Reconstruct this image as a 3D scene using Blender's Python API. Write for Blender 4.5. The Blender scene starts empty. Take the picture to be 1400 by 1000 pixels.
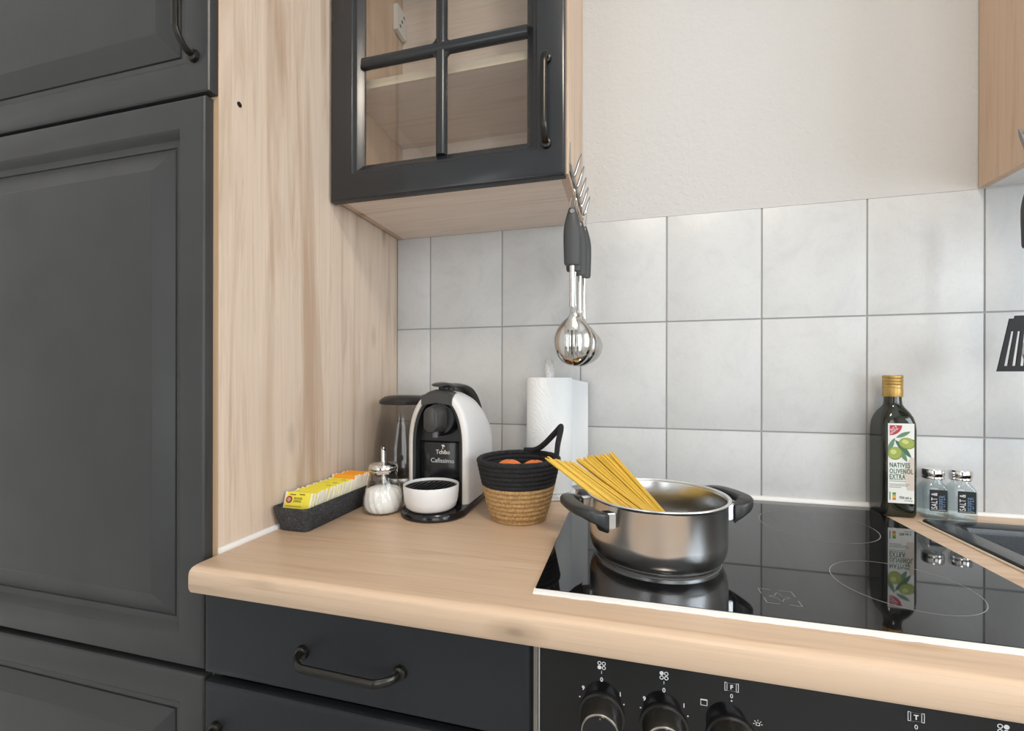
import bpy, bmesh, math, random
from mathutils import Vector, Matrix
random.seed(7)
PI = math.pi
sc = bpy.context.scene
COL = sc.collection

# ------------------------------------------------------------------ camera
YAW, ROLL = 0.2559, 0.0019
CAM = Vector((0.6097, -1.0879, 1.1769))
r0 = Vector((math.cos(YAW), math.sin(YAW), 0)); fw = Vector((-math.sin(YAW), math.cos(YAW), 0)); u0 = Vector((0, 0, 1))
rt = r0 * math.cos(ROLL) + u0 * math.sin(ROLL); up = u0 * math.cos(ROLL) - r0 * math.sin(ROLL)
cd = bpy.data.cameras.new('camera'); cam = bpy.data.objects.new('camera', cd); COL.objects.link(cam)
M = Matrix((rt, up, -fw)).transposed().to_4x4(); M.translation = CAM
cam.matrix_world = M
cd.sensor_width = 36; cd.lens = 602.6 / 1400 * 36; cd.shift_y = 0.0144; cd.clip_start = 0.02
sc.camera = cam

# ------------------------------------------------------------------ light and exposure
sc.view_settings.view_transform = 'Standard'; sc.view_settings.look = 'None'
sc.view_settings.gamma = 1; sc.view_settings.use_curve_mapping = False
sc.view_settings.exposure = -0.12
w = bpy.data.worlds.new('world'); sc.world = w; w.use_nodes = True
w.node_tree.nodes['Background'].inputs[0].default_value = (0.75, 0.87, 1.0, 1)
w.node_tree.nodes['Background'].inputs[1].default_value = 1.0
def area(name, loc, rot, sx, sy, power, col):
    l = bpy.data.lights.new(name, 'AREA'); l.shape = 'RECTANGLE'; l.size = sx; l.size_y = sy; l.energy = power; l.color = col
    o = bpy.data.objects.new(name, l); COL.objects.link(o); o.location = loc; o.rotation_euler = rot
    return o
# daylight coming in through the windows; the small one is added for pot reflections
area('daylight_side_window', (2.56, -1.50, 1.55), (0, PI / 2, 0), 1.25, 1.35, 56, (0.82, 0.91, 1.0))
area('daylight_rear_window', (1.65, -3.17, 1.32), (PI / 2, 0, 0), 1.35, 2.0, 36, (0.97, 0.985, 1.0))
area('added_window_light', (-.275, -3.17, 1.32), (PI / 2, 0, 0), .5, 2.0, 15, (0.97, 0.985, 1.0))

# ------------------------------------------------------------------ helpers: materials
MATS = {}
def nodes_of(name):
    m = bpy.data.materials.new(name); m.use_nodes = True
    nt = m.node_tree; return m, nt, nt.nodes['Principled BSDF']
def mat(name, col=(.8, .8, .8), rough=.5, metal=0.0, **kw):
    if name in MATS: return MATS[name]
    m, nt, b = nodes_of(name)
    b.inputs['Base Color'].default_value = (*col, 1); b.inputs['Roughness'].default_value = rough; b.inputs['Metallic'].default_value = metal
    for k, v in kw.items(): b.inputs[k.replace('_', ' ')].default_value = v
    MATS[name] = m; return m
def N(nt, t, **kw):
    n = nt.nodes.new(t)
    for k, v in kw.items():
        if k in n.inputs: n.inputs[k].default_value = v
        else: setattr(n, k, v)
    return n
def coords(nt, scale, loc=(0, 0, 0)):
    tc = N(nt, 'ShaderNodeTexCoord'); mp = N(nt, 'ShaderNodeMapping')
    mp.inputs['Scale'].default_value = scale; mp.inputs['Location'].default_value = loc
    nt.links.new(tc.outputs['Object'], mp.inputs['Vector']); return mp.outputs['Vector']
def noise(nt, vec, scale, detail=4, rough=.5, dist=0):
    n = N(nt, 'ShaderNodeTexNoise'); n.inputs['Scale'].default_value = scale; n.inputs['Detail'].default_value = detail
    n.inputs['Roughness'].default_value = rough; n.inputs['Distortion'].default_value = dist
    nt.links.new(vec, n.inputs['Vector']); return n.outputs['Fac']
def ramp(nt, fac, stops):
    r = N(nt, 'ShaderNodeValToRGB'); e = r.color_ramp.elements
    while len(e) < len(stops): e.new(.5)
    for el, (p, c) in zip(e, stops):
        el.position = p; el.color = (*c, 1) if not isinstance(c, (int, float)) else (c, c, c, 1)
    nt.links.new(fac, r.inputs['Fac']); return r.outputs['Color']
def mix(nt, a, b, fac, mode='MIX'):
    x = N(nt, 'ShaderNodeMix', data_type='RGBA', blend_type=mode)
    for s, v in ((x.inputs['A'], a), (x.inputs['B'], b)):
        if isinstance(v, tuple): s.default_value = (*v, 1)
        else: nt.links.new(v, s)
    f = x.inputs['Factor']
    if isinstance(fac, (int, float)): f.default_value = fac
    else: nt.links.new(fac, f)
    return x.outputs['Result']
def bump(nt, b, h, strength, dist=.001):
    n = N(nt, 'ShaderNodeBump'); n.inputs['Strength'].default_value = strength; n.inputs['Distance'].default_value = dist
    nt.links.new(h, n.inputs['Height']); nt.links.new(n.outputs['Normal'], b.inputs['Normal'])

def wood(name, axis, base, dark, light, rough=.42, off=(0, 0, 0)):
    """laminate with beech grain running along axis 0/1/2"""
    if name in MATS: return MATS[name]
    m, nt, b = nodes_of(name)
    def S(g, c): s = [c, c, c]; s[axis] = g; return tuple(s)
    v1 = coords(nt, S(.7, 8), off); v2 = coords(nt, S(4.0, 260), off); v3 = coords(nt, S(1.6, 26), off); v4 = coords(nt, S(5.0, 13), off); v5 = coords(nt, S(1.0, 44), off)
    c = ramp(nt, noise(nt, v1, 1.0, 5, .55, 1.2), [(.30, dark), (.43, base), (.60, base), (.74, light)])
    c = mix(nt, c, dark, ramp(nt, noise(nt, v3, 1.0, 6, .62, 1.6), [(.52, 0), (.72, .85)]))
    c = mix(nt, c, tuple(min(1, x * 1.12) for x in light), ramp(nt, noise(nt, v5, 1.0, 4, .6, .8), [(.52, 0), (.78, .38)]))
    c = mix(nt, c, tuple(x * .74 for x in base), ramp(nt, noise(nt, v2, 1.0, 3, .6), [(.45, .0), (.75, .40)]))
    vo = N(nt, 'ShaderNodeTexVoronoi'); vo.inputs['Scale'].default_value = .55; nt.links.new(v4, vo.inputs['Vector'])
    knot = ramp(nt, vo.outputs['Distance'], [(.015, .85), (.05, .35), (.12, 0)])
    c = mix(nt, c, tuple(x * .35 for x in dark), knot)
    nt.links.new(c, b.inputs['Base Color']); b.inputs['Roughness'].default_value = rough
    b.inputs['Specular IOR Level'].default_value = .35
    bump(nt, b, noise(nt, v2, 1.0, 3, .6), .12, .0006)
    MATS[name] = m; return m
BEECH = ((.62, .475, .355), (.42, .285, .19), (.70, .565, .45))
W_PANEL = wood('beech_laminate_upright', 2, (.66, .535, .43), (.47, .335, .24), (.74, .64, .54), off=(3.1, .4, .35))
W_TOP = wood('beech_laminate_lengthways', 0, (.66, .485, .345), (.50, .325, .205), (.72, .56, .425), rough=.40, off=(.3, 1.7, 2))
W_UNDER = wood('beech_laminate_cabinet', 0, (.82, .70, .61), (.66, .52, .42), (.87, .77, .69), off=(1, 2.2, .5))
W_SIDE = wood('beech_laminate_cabinet_upright', 2, (.62, .46, .34), (.45, .30, .20), (.68, .54, .42), off=(5, .2, .8))
W_EDGE = wood('beech_edge_band', 2, (.50, .34, .21), (.38, .24, .14), (.55, .40, .27))
W_SHELF = wood('pale_shelf_edge', 0, (.78, .66, .50), (.66, .52, .37), (.82, .72, .58))

def lacquer(name, col, rough, spec=.45):
    m, nt, b = nodes_of(name)
    v = coords(nt, (3, 3, 3)); f = noise(nt, v, 2.5, 4, .6)
    nt.links.new(ramp(nt, f, [(.3, tuple(x * .92 for x in col)), (.7, tuple(x * 1.08 for x in col))]), b.inputs['Base Color'])
    nt.links.new(ramp(nt, noise(nt, coords(nt, (1, 1, 1)), 9, 3), [(.3, rough * .85), (.7, rough * 1.15)]), b.inputs['Roughness'])
    b.inputs['Specular IOR Level'].default_value = spec
    MATS[name] = m; return m
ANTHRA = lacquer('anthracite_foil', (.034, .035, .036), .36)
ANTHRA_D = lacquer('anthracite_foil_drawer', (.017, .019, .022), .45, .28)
HANDLE = mat('dark_bronze_metal', (.045, .042, .038), .28, .85)
def marble_tile():
    m, nt, b = nodes_of('white_marbled_tile')
    oi = N(nt, 'ShaderNodeObjectInfo'); tc = N(nt, 'ShaderNodeTexCoord')
    ad = N(nt, 'ShaderNodeVectorMath', operation='ADD'); nt.links.new(tc.outputs['Object'], ad.inputs[0]); nt.links.new(oi.outputs['Location'], ad.inputs[1])
    f = noise(nt, ad.outputs[0], 9, 6, .62, 1.8); g = noise(nt, ad.outputs[0], 22, 5, .6, 2.5)
    c = ramp(nt, f, [(.30, (.550, .553, .557)), (.48, (.59, .592, .59)), (.7, (.605, .606, .604))])
    c = mix(nt, c, (.46, .463, .467), ramp(nt, g, [(.475, 0), (.495, .28), (.515, 0)]))
    nt.links.new(c, b.inputs['Base Color']); b.inputs['Roughness'].default_value = .34
    b.inputs['Specular IOR Level'].default_value = .4
    bump(nt, b, noise(nt, ad.outputs[0], 14, 2), .05, .002)
    MATS['tile'] = m; return m
TILE = marble_tile()
GROUT = mat('grey_grout', (.36, .36, .355), .85)
def plaster(name, col, s=1):
    m, nt, b = nodes_of(name)
    v = coords(nt, (1, 1, 1)); h = noise(nt, v, 75, 5, .55, .6)
    b.inputs['Base Color'].default_value = (*col, 1); b.inputs['Roughness'].default_value = .85
    bump(nt, b, h, .55 * s, .004); MATS[name] = m; return m
PLASTER = plaster('textured_wall_paint', (.555, .545, .532))
ROOMW = plaster('white_room_paint', (.78, .765, .74), .3)
SILICONE = mat('white_silicone', (.80, .79, .77), .4)
BLACKGLASS = mat('black_ceramic_glass', (.004, .004, .005), .035, 0, Specular_IOR_Level=.62)
PRINT_W = mat('white_print', (.72, .72, .72), .5)
PRINT_G = mat('grey_ring_print', (.30, .30, .30), .5)
STEEL = mat('polished_steel', (.56, .55, .53), .13, 1)
CHROME = mat('chrome', (.78, .78, .78), .12, 1)
def brushed():
    m, nt, b = nodes_of('brushed_steel')
    b.inputs['Base Color'].default_value = (.66, .66, .66, 1); b.inputs['Metallic'].default_value = 1; b.inputs['Roughness'].default_value = .22
    b.inputs['Anisotropic'].default_value = .6
    t = N(nt, 'ShaderNodeTangent', direction_type='RADIAL', axis='Z'); nt.links.new(t.outputs[0], b.inputs['Tangent'])
    return m
BRUSHED = brushed()
BAKELITE = mat('grey_black_bakelite', (.022, .023, .024), .36)
GRIP = mat('charcoal_rubber_grip', (.045, .047, .05), .5)
BLACKP = mat('black_gloss_plastic', (.008, .008, .009), .16)
BLACKM = mat('black_satin_plastic', (.014, .014, .015), .4)
WHITEP = mat('white_satin_plastic', (.74, .74, .745), .3)
WHITEC = mat('cream_white_rim', (.66, .63, .59), .32)
def thin_glass(name, tint, lo=.04, rough=.02):
    m = bpy.data.materials.new(name); m.use_nodes = True; nt = m.node_tree; nt.nodes.clear()
    out = N(nt, 'ShaderNodeOutputMaterial'); tr = N(nt, 'ShaderNodeBsdfTransparent'); gl = N(nt, 'ShaderNodeBsdfGlossy'); mx = N(nt, 'ShaderNodeMixShader')
    tr.inputs['Color'].default_value = (*tint, 1); gl.inputs['Roughness'].default_value = rough; gl.inputs['Color'].default_value = (1, 1, 1, 1)
    lw = N(nt, 'ShaderNodeLayerWeight'); lw.inputs['Blend'].default_value = .5
    pwr = N(nt, 'ShaderNodeMath', operation='POWER'); pwr.inputs[1].default_value = 4.0; nt.links.new(lw.outputs['Facing'], pwr.inputs[0])
    ma = N(nt, 'ShaderNodeMath', operation='MULTIPLY_ADD'); ma.inputs[1].default_value = .7; ma.inputs[2].default_value = lo; nt.links.new(pwr.outputs[0], ma.inputs[0])
    nt.links.new(ma.outputs[0], mx.inputs[0]); nt.links.new(tr.outputs[0], mx.inputs[1]); nt.links.new(gl.outputs[0], mx.inputs[2]); nt.links.new(mx.outputs[0], out.inputs[0])
    MATS[name] = m; return m
PANE = thin_glass('clear_pane', (.93, .93, .92))
GLASS = thin_glass('clear_jar_glass', (.84, .885, .89), .06)
GLASS_K = thin_glass('smoky_kettle_glass', (.70, .685, .67), .06)
GLASS_S = thin_glass('clear_sugar_glass', (.95, .955, .95), .05)
GLASS_O = mat('dark_green_bottle_glass', (.010, .012, .006), .06, 0, Specular_IOR_Level=.7)

# ------------------------------------------------------------------ helpers: meshes
LOC = {}
def quad_box(bm, x0, x1, y0, y1, z0, z1, bev=0, seg=2):
    vs = [bm.verts.new((x, y, z)) for x in (x0, x1) for y in (y0, y1) for z in (z0, z1)]
    fs = [(0, 1, 3, 2), (4, 6, 7, 5), (0, 4, 5, 1), (2, 3, 7, 6), (0, 2, 6, 4), (1, 5, 7, 3)]
    faces = [bm.faces.new([vs[i] for i in f]) for f in fs]
    if bev:
        es = list({e for f in faces for e in f.edges})
        bmesh.ops.bevel(bm, geom=es, offset=bev, segments=seg, profile=.6, affect='EDGES')
    return bm
def box(x0, x1, y0, y1, z0, z1, bev=0, seg=2):
    return quad_box(bmesh.new(), x0, x1, y0, y1, z0, z1, bev, seg)
def loft(bm, rings, cap0=True, cap1=True, closed=True):
    R = [[bm.verts.new(p) for p in ring] for ring in rings]
    n = len(R[0])
    for a, b in zip(R, R[1:]):
        for i in range(n if closed else n - 1):
            j = (i + 1) % n
            bm.faces.new((a[i], a[j], b[j], b[i]))
    if cap0 and closed: bm.faces.new(list(reversed(R[0])))
    if cap1 and closed: bm.faces.new(R[-1])
    return bm
def lathe(bm, prof, c=(0, 0), seg=48, cap0=True, cap1=True, fn=None):
    rings = []
    for r, z in prof:
        ring = []
        for i in range(seg):
            a = 2 * PI * i / seg; rr = fn(r, a, z) if fn else r
            ring.append((c[0] + rr * math.cos(a), c[1] + rr * math.sin(a), z))
        rings.append(ring)
    return loft(bm, rings, cap0, cap1)
def tube(bm, pts, rad, seg=10, flat=None, upv=(0, 0, 1), cap=True):
    """sweep an ellipse along pts; rad number or list; flat=(a,b) scales side/up"""
    pts = [Vector(p) for p in pts]; n = len(pts); rings = []
    sx, sy = flat or (1, 1); U = Vector(upv)
    for i, p in enumerate(pts):
        t = (pts[min(i + 1, n - 1)] - pts[max(i - 1, 0)]).normalized()
        s = t.cross(U)
        if s.length < 1e-4: s = t.cross(Vector((1, 0, .01)))
        s.normalize(); v = s.cross(t).normalized()
        r = rad[i] if isinstance(rad, (list, tuple)) else rad
        rings.append([p + s * (math.cos(2 * PI * k / seg) * r * sx) + v * (math.sin(2 * PI * k / seg) * r * sy) for k in range(seg)])
    return loft(bm, rings, cap, cap)
def smooth_path(pts, k=6):
    P = [Vector(p) for p in pts]; out = []
    for i in range(len(P) - 1):
        a = P[max(i - 1, 0)]; b = P[i]; c = P[i + 1]; d = P[min(i + 2, len(P) - 1)]
        for j in range(k):
            t = j / k
            out.append(.5 * ((2 * b) + (c - a) * t + (2 * a - 5 * b + 4 * c - d) * t * t + (3 * b - a - 3 * c + d) * t ** 3))
    out.append(P[-1]); return out
def rrect(cx, cy, hw, hd, r, n=5):
    pts = []
    for (sx, sy, a0) in ((1, 1, 0), (-1, 1, PI / 2), (-1, -1, PI), (1, -1, 1.5 * PI)):
        for k in range(n + 1):
            a = a0 + PI / 2 * k / n
            pts.append((cx + sx * (hw - r) + r * math.cos(a), cy + sy * (hd - r) + r * math.sin(a)))
    return pts
def plate_xz(bm, pts, y0, y1):
    """prism of an x/z outline between two y"""
    return loft(bm, [[(x, y0, z) for x, z in pts], [(x, y1, z) for x, z in pts]])
def tri_fill(bm): bmesh.ops.triangulate(bm, faces=[f for f in bm.faces if len(f.verts) > 4])

def obj(name, bm, m, parent=None, smooth=False, local=False, label=None):
    bmesh.ops.recalc_face_normals(bm, faces=bm.faces)
    me = bpy.data.meshes.new(name)
    if parent is not None and not local:
        bmesh.ops.translate(bm, verts=bm.verts, vec=-LOC.get(parent.name, Vector()))
    bm.to_mesh(me); bm.free()
    me.materials.append(m)
    if smooth:
        me.polygons.foreach_set('use_smooth', [True] * len(me.polygons))
        try: me.set_sharp_from_angle(angle=smooth if not isinstance(smooth, bool) else math.radians(38))
        except Exception: pass
    o = bpy.data.objects.new(name, me); COL.objects.link(o)
    if parent is not None:
        o.parent = parent; LOC[o.name] = LOC.get(parent.name, Vector())
    if label: o['label'] = label
    return o
def tag(o, label, cat, group=None):
    o['label'] = label; o['category'] = cat
    if group: o['group'] = group
    return o
def thing(name, label, cat, loc, rz=0, group=None):
    o = bpy.data.objects.new(name, None); COL.objects.link(o)
    o.location = loc; o.rotation_euler = (0, 0, rz); o.empty_display_size = .03
    LOC[o.name] = Vector(loc); return tag(o, label, cat, group)
def struct(o): o['kind'] = 'structure'; return o
def copy_tree(o, parent=None):
    c = o.copy(); COL.objects.link(c)
    if parent is not None: c.parent = parent
    for ch in [x for x in bpy.data.objects if x.parent == o]: copy_tree(ch, c)
    return c
def text(name, s, size, m, parent, loc, rot=(PI / 2, 0, 0), align='LEFT', ext=.00012, sx=1.0, bold=0.0, gap=1.0):
    """lettering as a thin mesh; loc is in the frame of the parent's root"""
    cu = bpy.data.curves.new('t', 'FONT'); cu.body = s; cu.size = size; cu.extrude = ext; cu.align_x = align; cu.offset = bold; cu.resolution_u = 3; cu.space_character = gap
    t = bpy.data.objects.new('t', cu); COL.objects.link(t)
    bpy.context.view_layer.update()
    me = bpy.data.meshes.new_from_object(t.evaluated_get(bpy.context.evaluated_depsgraph_get()))
    bpy.data.objects.remove(t); bpy.data.curves.remove(cu)
    me.name = name; me.materials.clear(); me.materials.append(m)
    o = bpy.data.objects.new(name, me); COL.objects.link(o); o.parent = parent
    o.location = Vector(loc) - LOC.get(parent.name, Vector()); o.rotation_euler = rot; o.scale = (sx, 1, 1)
    return o

# ================================================================== the room
ZT = .91            # worktop height
XR, YF, ZC, XL = 2.5, -3.1, 2.62, -.66
floor = struct(obj('floor', box(XL, XR, YF, .15, -.05, 0), wood('grey_floor_laminate', 0, (.42, .41, .40), (.33, .32, .31), (.48, .47, .46))))
ceil = struct(obj('ceiling', box(XL, XR, YF, .15, ZC, ZC + .05), ROOMW))
ZTILE = 1.5606
b = box(XL, XR, -.0005, .15, ZTILE, ZC); quad_box(b, XL, XR, .008, .15, 0, ZTILE)
wall = struct(obj('wall_back', b, PLASTER))
struct(obj('wall_left', box(XL - .1, XL, YF, .15, 0, ZC), ROOMW))
# right wall with a window opening
b = bmesh.new(); wy0, wy1, wz0, wz1 = -2.2, -.9, .9, 2.2
quad_box(b, XR, XR + .1, YF, wy0, 0, ZC); quad_box(b, XR, XR + .1, wy1, .15, 0, ZC); quad_box(b, XR, XR + .1, wy0, wy1, 0, wz0); quad_box(b, XR, XR + .1, wy0, wy1, wz1, ZC)
struct(obj('wall_right', b, ROOMW))
b = bmesh.new(); gz0, gz1 = .30, 2.35
for x0, x1 in ((XL, -.55), (0, .10), (.90, .95), (2.35, XR)): quad_box(b, x0, x1, YF - .1, YF, 0, ZC)
for x0, x1 in ((-.55, 0), (.95, 2.35)): quad_box(b, x0, x1, YF - .1, YF, 0, gz0); quad_box(b, x0, x1, YF - .1, YF, gz1, ZC)
quad_box(b, .10, .90, YF - .1, YF, 2.05, ZC)
struct(obj('wall_front', b, ROOMW))
dm = wood('added_dark_door', 2, (.10, .055, .03), (.06, .03, .015), (.13, .075, .04))
rd = struct(obj('added_door_1', box(.11, .89, YF - .06, YF - .02, .005, 2.04), dm))  # unseen door, added so the pot reflects a dark stripe
b = bmesh.new(); tube(b, smooth_path([(.84, YF - .02, 1.05), (.84, YF + .03, 1.05), (.82, YF + .04, 1.05), (.72, YF + .04, 1.05)], 4), .009, 10); obj('added_door_handle', b, mat('chrome'), rd, smooth=True)
b = bmesh.new(); 
for z0, z1 in ((.2, .95), (1.12, 1.9)):
    quad_box(b, .22, .78, YF - .022, YF - .012, z0, z1, .006, 1)
obj('added_door_panel', b, dm, rd)
UPVC = mat('white_window_frame', (.8, .8, .8), .35)
def window(n, u0, u1, z0, z1, mk):
    root = None
    b = bmesh.new()
    for (a0, a1, c0, c1) in ((u0, u0 + .06, z0, z1), (u1 - .06, u1, z0, z1), (u0, u1, z0, z0 + .06), (u0, u1, z1 - .06, z1), ((u0 + u1) / 2 - .04, (u0 + u1) / 2 + .04, z0, z1)): mk(b, a0, a1, c0, c1, 0)
    root = struct(obj('window_%d' % n, b, UPVC))
    for (a0, a1) in ((u0 + .06, (u0 + u1) / 2 - .04), ((u0 + u1) / 2 + .04, u1 - .06)):
        b = bmesh.new(); mk(b, a0, a1, z0 + .06, z1 - .06, 1); obj('pane', b, PANE, root)
window(1, wy0, wy1, wz0, wz1, lambda b, a0, a1, c0, c1, g: quad_box(b, XR + (.03 if not g else .045), XR + (.07 if not g else .05), a0, a1, c0, c1))
for wn, wa, wb in ((2, .95, 2.35), (3, -.55, 0)): window(wn, wa, wb, gz0, gz1, lambda b, a0, a1, c0, c1, g: quad_box(b, a0, a1, YF - (.07 if not g else .05), YF - (.03 if not g else .045), c0, c1))  # the small window is unseen, added to stripe the pot's reflections

# tiles of the splashback, every tile its own piece on a grout bed
obj('grout_bed', box(0, XR, .0022, .0085, ZT - .06, ZTILE - .0005), GROUT, wall)
X0, ZM, TW, TH, G = .0982, 1.3142, .2, .2502, .0032
tile_me = {}
def tile(x0, x1, z0, z1):
    key = (round(x1 - x0, 4), round(z1 - z0, 4))
    cx, cz = (x0 + x1) / 2, (z0 + z1) / 2
    if key not in tile_me:
        hw, hz = (x1 - x0) / 2, (z1 - z0) / 2
        o = obj('tile', box(-hw, hw, 0, .0065, -hz, hz, .0011, 2), TILE, wall, local=True, smooth=True); tile_me[key] = o.data
    else:
        o = bpy.data.objects.new('tile', tile_me[key]); COL.objects.link(o); o.parent = wall
    o.location = (cx, 0, cz)
xs = [0.0005] + [X0 + TW * k for k in range(0, 13) if X0 + TW * k < XR - .02] + [XR]
for a, c in zip(xs, xs[1:]):
    for z0, z1 in ((ZT - .05, ZM - TH), (ZM - TH, ZM), (ZM, ZTILE + .0016)):
        tile(a + (G / 2 if a > .01 else 0), c - G / 2, z0 + G / 2, z1 - G / 2)

# ================================================================== cabinet parts shared by several things
def prof_door(x0, x1, z0, z1, y, prof, thick=.0175, fill=True):
    """door front lofted from nested rectangles; prof = (inset, depth behind y)"""
    bm = bmesh.new(); rings = []
    def rect(i, d): return [(x0 + i, y + d, z0 + i), (x1 - i, y + d, z0 + i), (x1 - i, y + d, z1 - i), (x0 + i, y + d, z1 - i)]
    rings.append(rect(0, thick)); rings += [rect(i, d) for i, d in prof]
    if not fill: rings.append(rect(prof[-1][0], thick))
    loft(bm, rings, cap0=fill, cap1=fill)
    if not fill:
        bmesh.ops.bridge_loops(bm, edges=[e for e in bm.edges if len(e.link_faces) == 1])
    return bm
EDGE = [(0, .006), (.0008, .003), (.0025, .0012), (.006, 0)]
RAISED = EDGE + [(.046, 0), (.0475, .0008), (.0500, .0030), (.0545, .0098), (.0560, .0112), (.0620, .0118), (.0665, .0122), (.0675, .0140), (.0690, .0140), (.0700, .0118), (.0715, .0112), (.1020, .0012), (.1045, .0002), (.106, 0)]
def bow_handle(parent, p0, p1, y, out=.030, name='handle', flat=(1, 1)):
    """round feet on the front at p0/p1 (x,z) and a bent bar standing off it"""
    (xa, za), (xb, zb) = p0, p1
    d = Vector((xb - xa, 0, zb - za)); L = d.length; d.normalize()
    A, B = Vector((xa, y, za)), Vector((xb, y, zb)); O = Vector((0, -1, 0))
    bm = bmesh.new()
    pts = [A + O * .002, A + O * .010, A + O * .017 + d * .003, A + O * (out * .8) + d * .010, A + O * out + d * .020, A + O * (out + .001) + d * .032]
    pts += [A + O * (out + .0012) + d * (L / 2)]
    pts += [B + O * (out + .001) - d * .032, B + O * out - d * .020, B + O * (out * .8) - d * .010, B + O * .017 - d * .003, B + O * .010, B + O * .002]
    path = smooth_path(pts, 4)
    tube(bm, path, .0046, 10, upv=(d.z, 0, -d.x) if abs(d.x) > .5 else (1, 0, 0), flat=(.85, 1.25))
    for Q in (A, B):
        tube(bm, [Q + O * .0, Q + O * .002, Q + O * .006, Q + O * .0075], [.0095, .0098, .0088, .006], 16)
    return obj(name, bm, HANDLE, parent, smooth=True)

# ================================================================== tall cabinet on the left
YD = -.562
t = thing('tall_cabinet', 'tall anthracite cabinet with raised panel doors and beech side panel', 'cabinet', (-.3, -.27, 0))
obj('side_panel', box(-.016, 0, -.545, -.001, .0, 2.25, .0008, 1), W_PANEL, t, label='pale beech side panel')
obj('edge_band', box(-.0158, -.0002, -.5462, -.5448, .0, 2.25), W_EDGE, t)
b = bmesh.new(); quad_box(b, -.6, -.0165, -.543, -.01, .1, .118); quad_box(b, -.6, -.0165, -.543, -.01, 2.23, 2.25); quad_box(b, -.6, -.584, -.543, -.01, .1, 2.25); quad_box(b, -.584, -.0165, -.03, -.01, .118, 2.23); quad_box(b, -.584, -.0165, -.5, -.03, 1.60, 1.62); quad_box(b, -.584, -.0165, -.5, -.03, .72, .74)
quad_box(b, -.58, -.02, -.49, -.05, .0, .1)
obj('carcass', b, mat('dark_carcass', (.03, .03, .03), .6), t)
dU = obj('door', prof_door(-.597, -.0005, 1.6135, 2.247, YD - .0005, RAISED), ANTHRA, t, smooth=math.radians(25))
dM = obj('door', prof_door(-.597, -.0095, .7372, 1.6092, YD, RAISED), ANTHRA, t, smooth=math.radians(25))
dL = obj('door', prof_door(-.597, -.0085, .102, .7275, YD, RAISED), ANTHRA, t, smooth=math.radians(25))
bow_handle(dU, (-.027, 1.668), (-.027, 1.818), YD)
# screw cap on the side panel
s_ = bmesh.new(); tube(s_, [(.0, -.5087, 1.6233), (.0012, -.5087, 1.6233), (.0016, -.5087, 1.6233)], [.0042, .0042, .0030], 14)
obj('screw', s_, HANDLE, t, smooth=True)

# ================================================================== worktop, base drawers, oven
def worktop():
    bm = bmesh.new()
    prof = [(-.020, .872), (-.5905, .872), (-.5955, .8735), (-.598, .878), (-.598, .8995), (-.5965, .9045), (-.5925, .9082), (-.5860, .9097), (-.575, .91), (-.009, .91)]
    # sink opening runs x 1.16-1.62: split the slab around it
    def seg(x0, x1, p, c0=True, c1=True): loft(bm, [[(x0, y, z) for y, z in p], [(x1, y, z) for y, z in p]], c0, c1)
    lx = [(.0035, .004), (.0045, .0015), (.0075, 0)]
    rings = []
    cy, cz = -.3, .891
    for x, ins in lx: rings.append([(x, y + (ins if y < cy else -ins) , z + (ins if z < cz else -ins)) for y, z in prof])
    rings.append([(1.165, y, z) for y, z in prof]); loft(bm, rings, True, True)
    front = [(-.500, .872)] + prof[1:-1] + [(-.500, .91)]
    seg(1.165, 1.66, front)
    seg(1.165, 1.66, [(-.009, .872), (-.105, .872), (-.105, .91), (-.009, .91)])
    seg(1.66, XR - .005, prof)
    return bm
wt = tag(obj('worktop', worktop(), W_TOP, None, smooth=math.radians(30)), 'beech laminate worktop with rounded front edge running along the tiled wall', 'worktop')
# silicone joints
def bead(n, pts, r): return struct(obj('trim_%d' % n, tube(bmesh.new(), pts, r, 10), SILICONE, None, smooth=True))
bead(1, [(.0015, -.545, .912), (.0015, -.28, .912), (.0015, -.008, .912)], .0058)
bead(2, [(.0, -.004, .914), (.5, -.004, .914), (1.105, -.004, .914)], .0085)
bead(3, [(1.105, -.0045, .911), (XR, -.0045, .911)], .006)
b = bmesh.new(); rings = []
rnd = random.Random(3)
for k in range(61):
    x = .496 + .604 * k / 60; j = rnd.uniform(-.0009, .0009)
    rings.append([(x, -.5385, .9105), (x, -.5478 + j, .9098), (x, -.5470 + j, .9118), (x, -.5425, .9136), (x, -.5385, .9136)])
loft(b, rings); struct(obj('trim_4', b, SILICONE, None, smooth=True))

YB = -.572
t = thing('drawer_cabinet', 'anthracite base cabinet with flat drawers under the beech worktop', 'cabinet', (.25, -.27, 0))
b = bmesh.new(); quad_box(b, .001, .017, -.553, -.02, .1, .871); quad_box(b, .017, .486, -.553, -.02, .1, .116); quad_box(b, .017, .486, -.035, -.02, .116, .871); quad_box(b, .02, .48, -.49, -.05, 0, .1)
obj('carcass', b, mat('dark_carcass'), t)
obj('side_edge', box(.4865, .5035, -.5535, -.02, .1, .871), mat('pale_cabinet_edge', (.62, .56, .48), .5), t, label='pale cabinet side edge')
SLAB = EDGE + [(.012, 0)]
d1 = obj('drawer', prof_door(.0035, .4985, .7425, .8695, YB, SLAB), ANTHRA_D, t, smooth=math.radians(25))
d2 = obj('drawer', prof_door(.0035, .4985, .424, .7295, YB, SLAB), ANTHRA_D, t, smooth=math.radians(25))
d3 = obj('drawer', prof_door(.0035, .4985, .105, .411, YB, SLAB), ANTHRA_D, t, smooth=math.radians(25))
bow_handle(d1, (.1775, .8015), (.3265, .7985), YB)
bow_handle(d2, (.0285, .667), (.0285, .517), YB); 
bow_handle(d3, (.1775, .30), (.3265, .30), YB)

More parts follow.
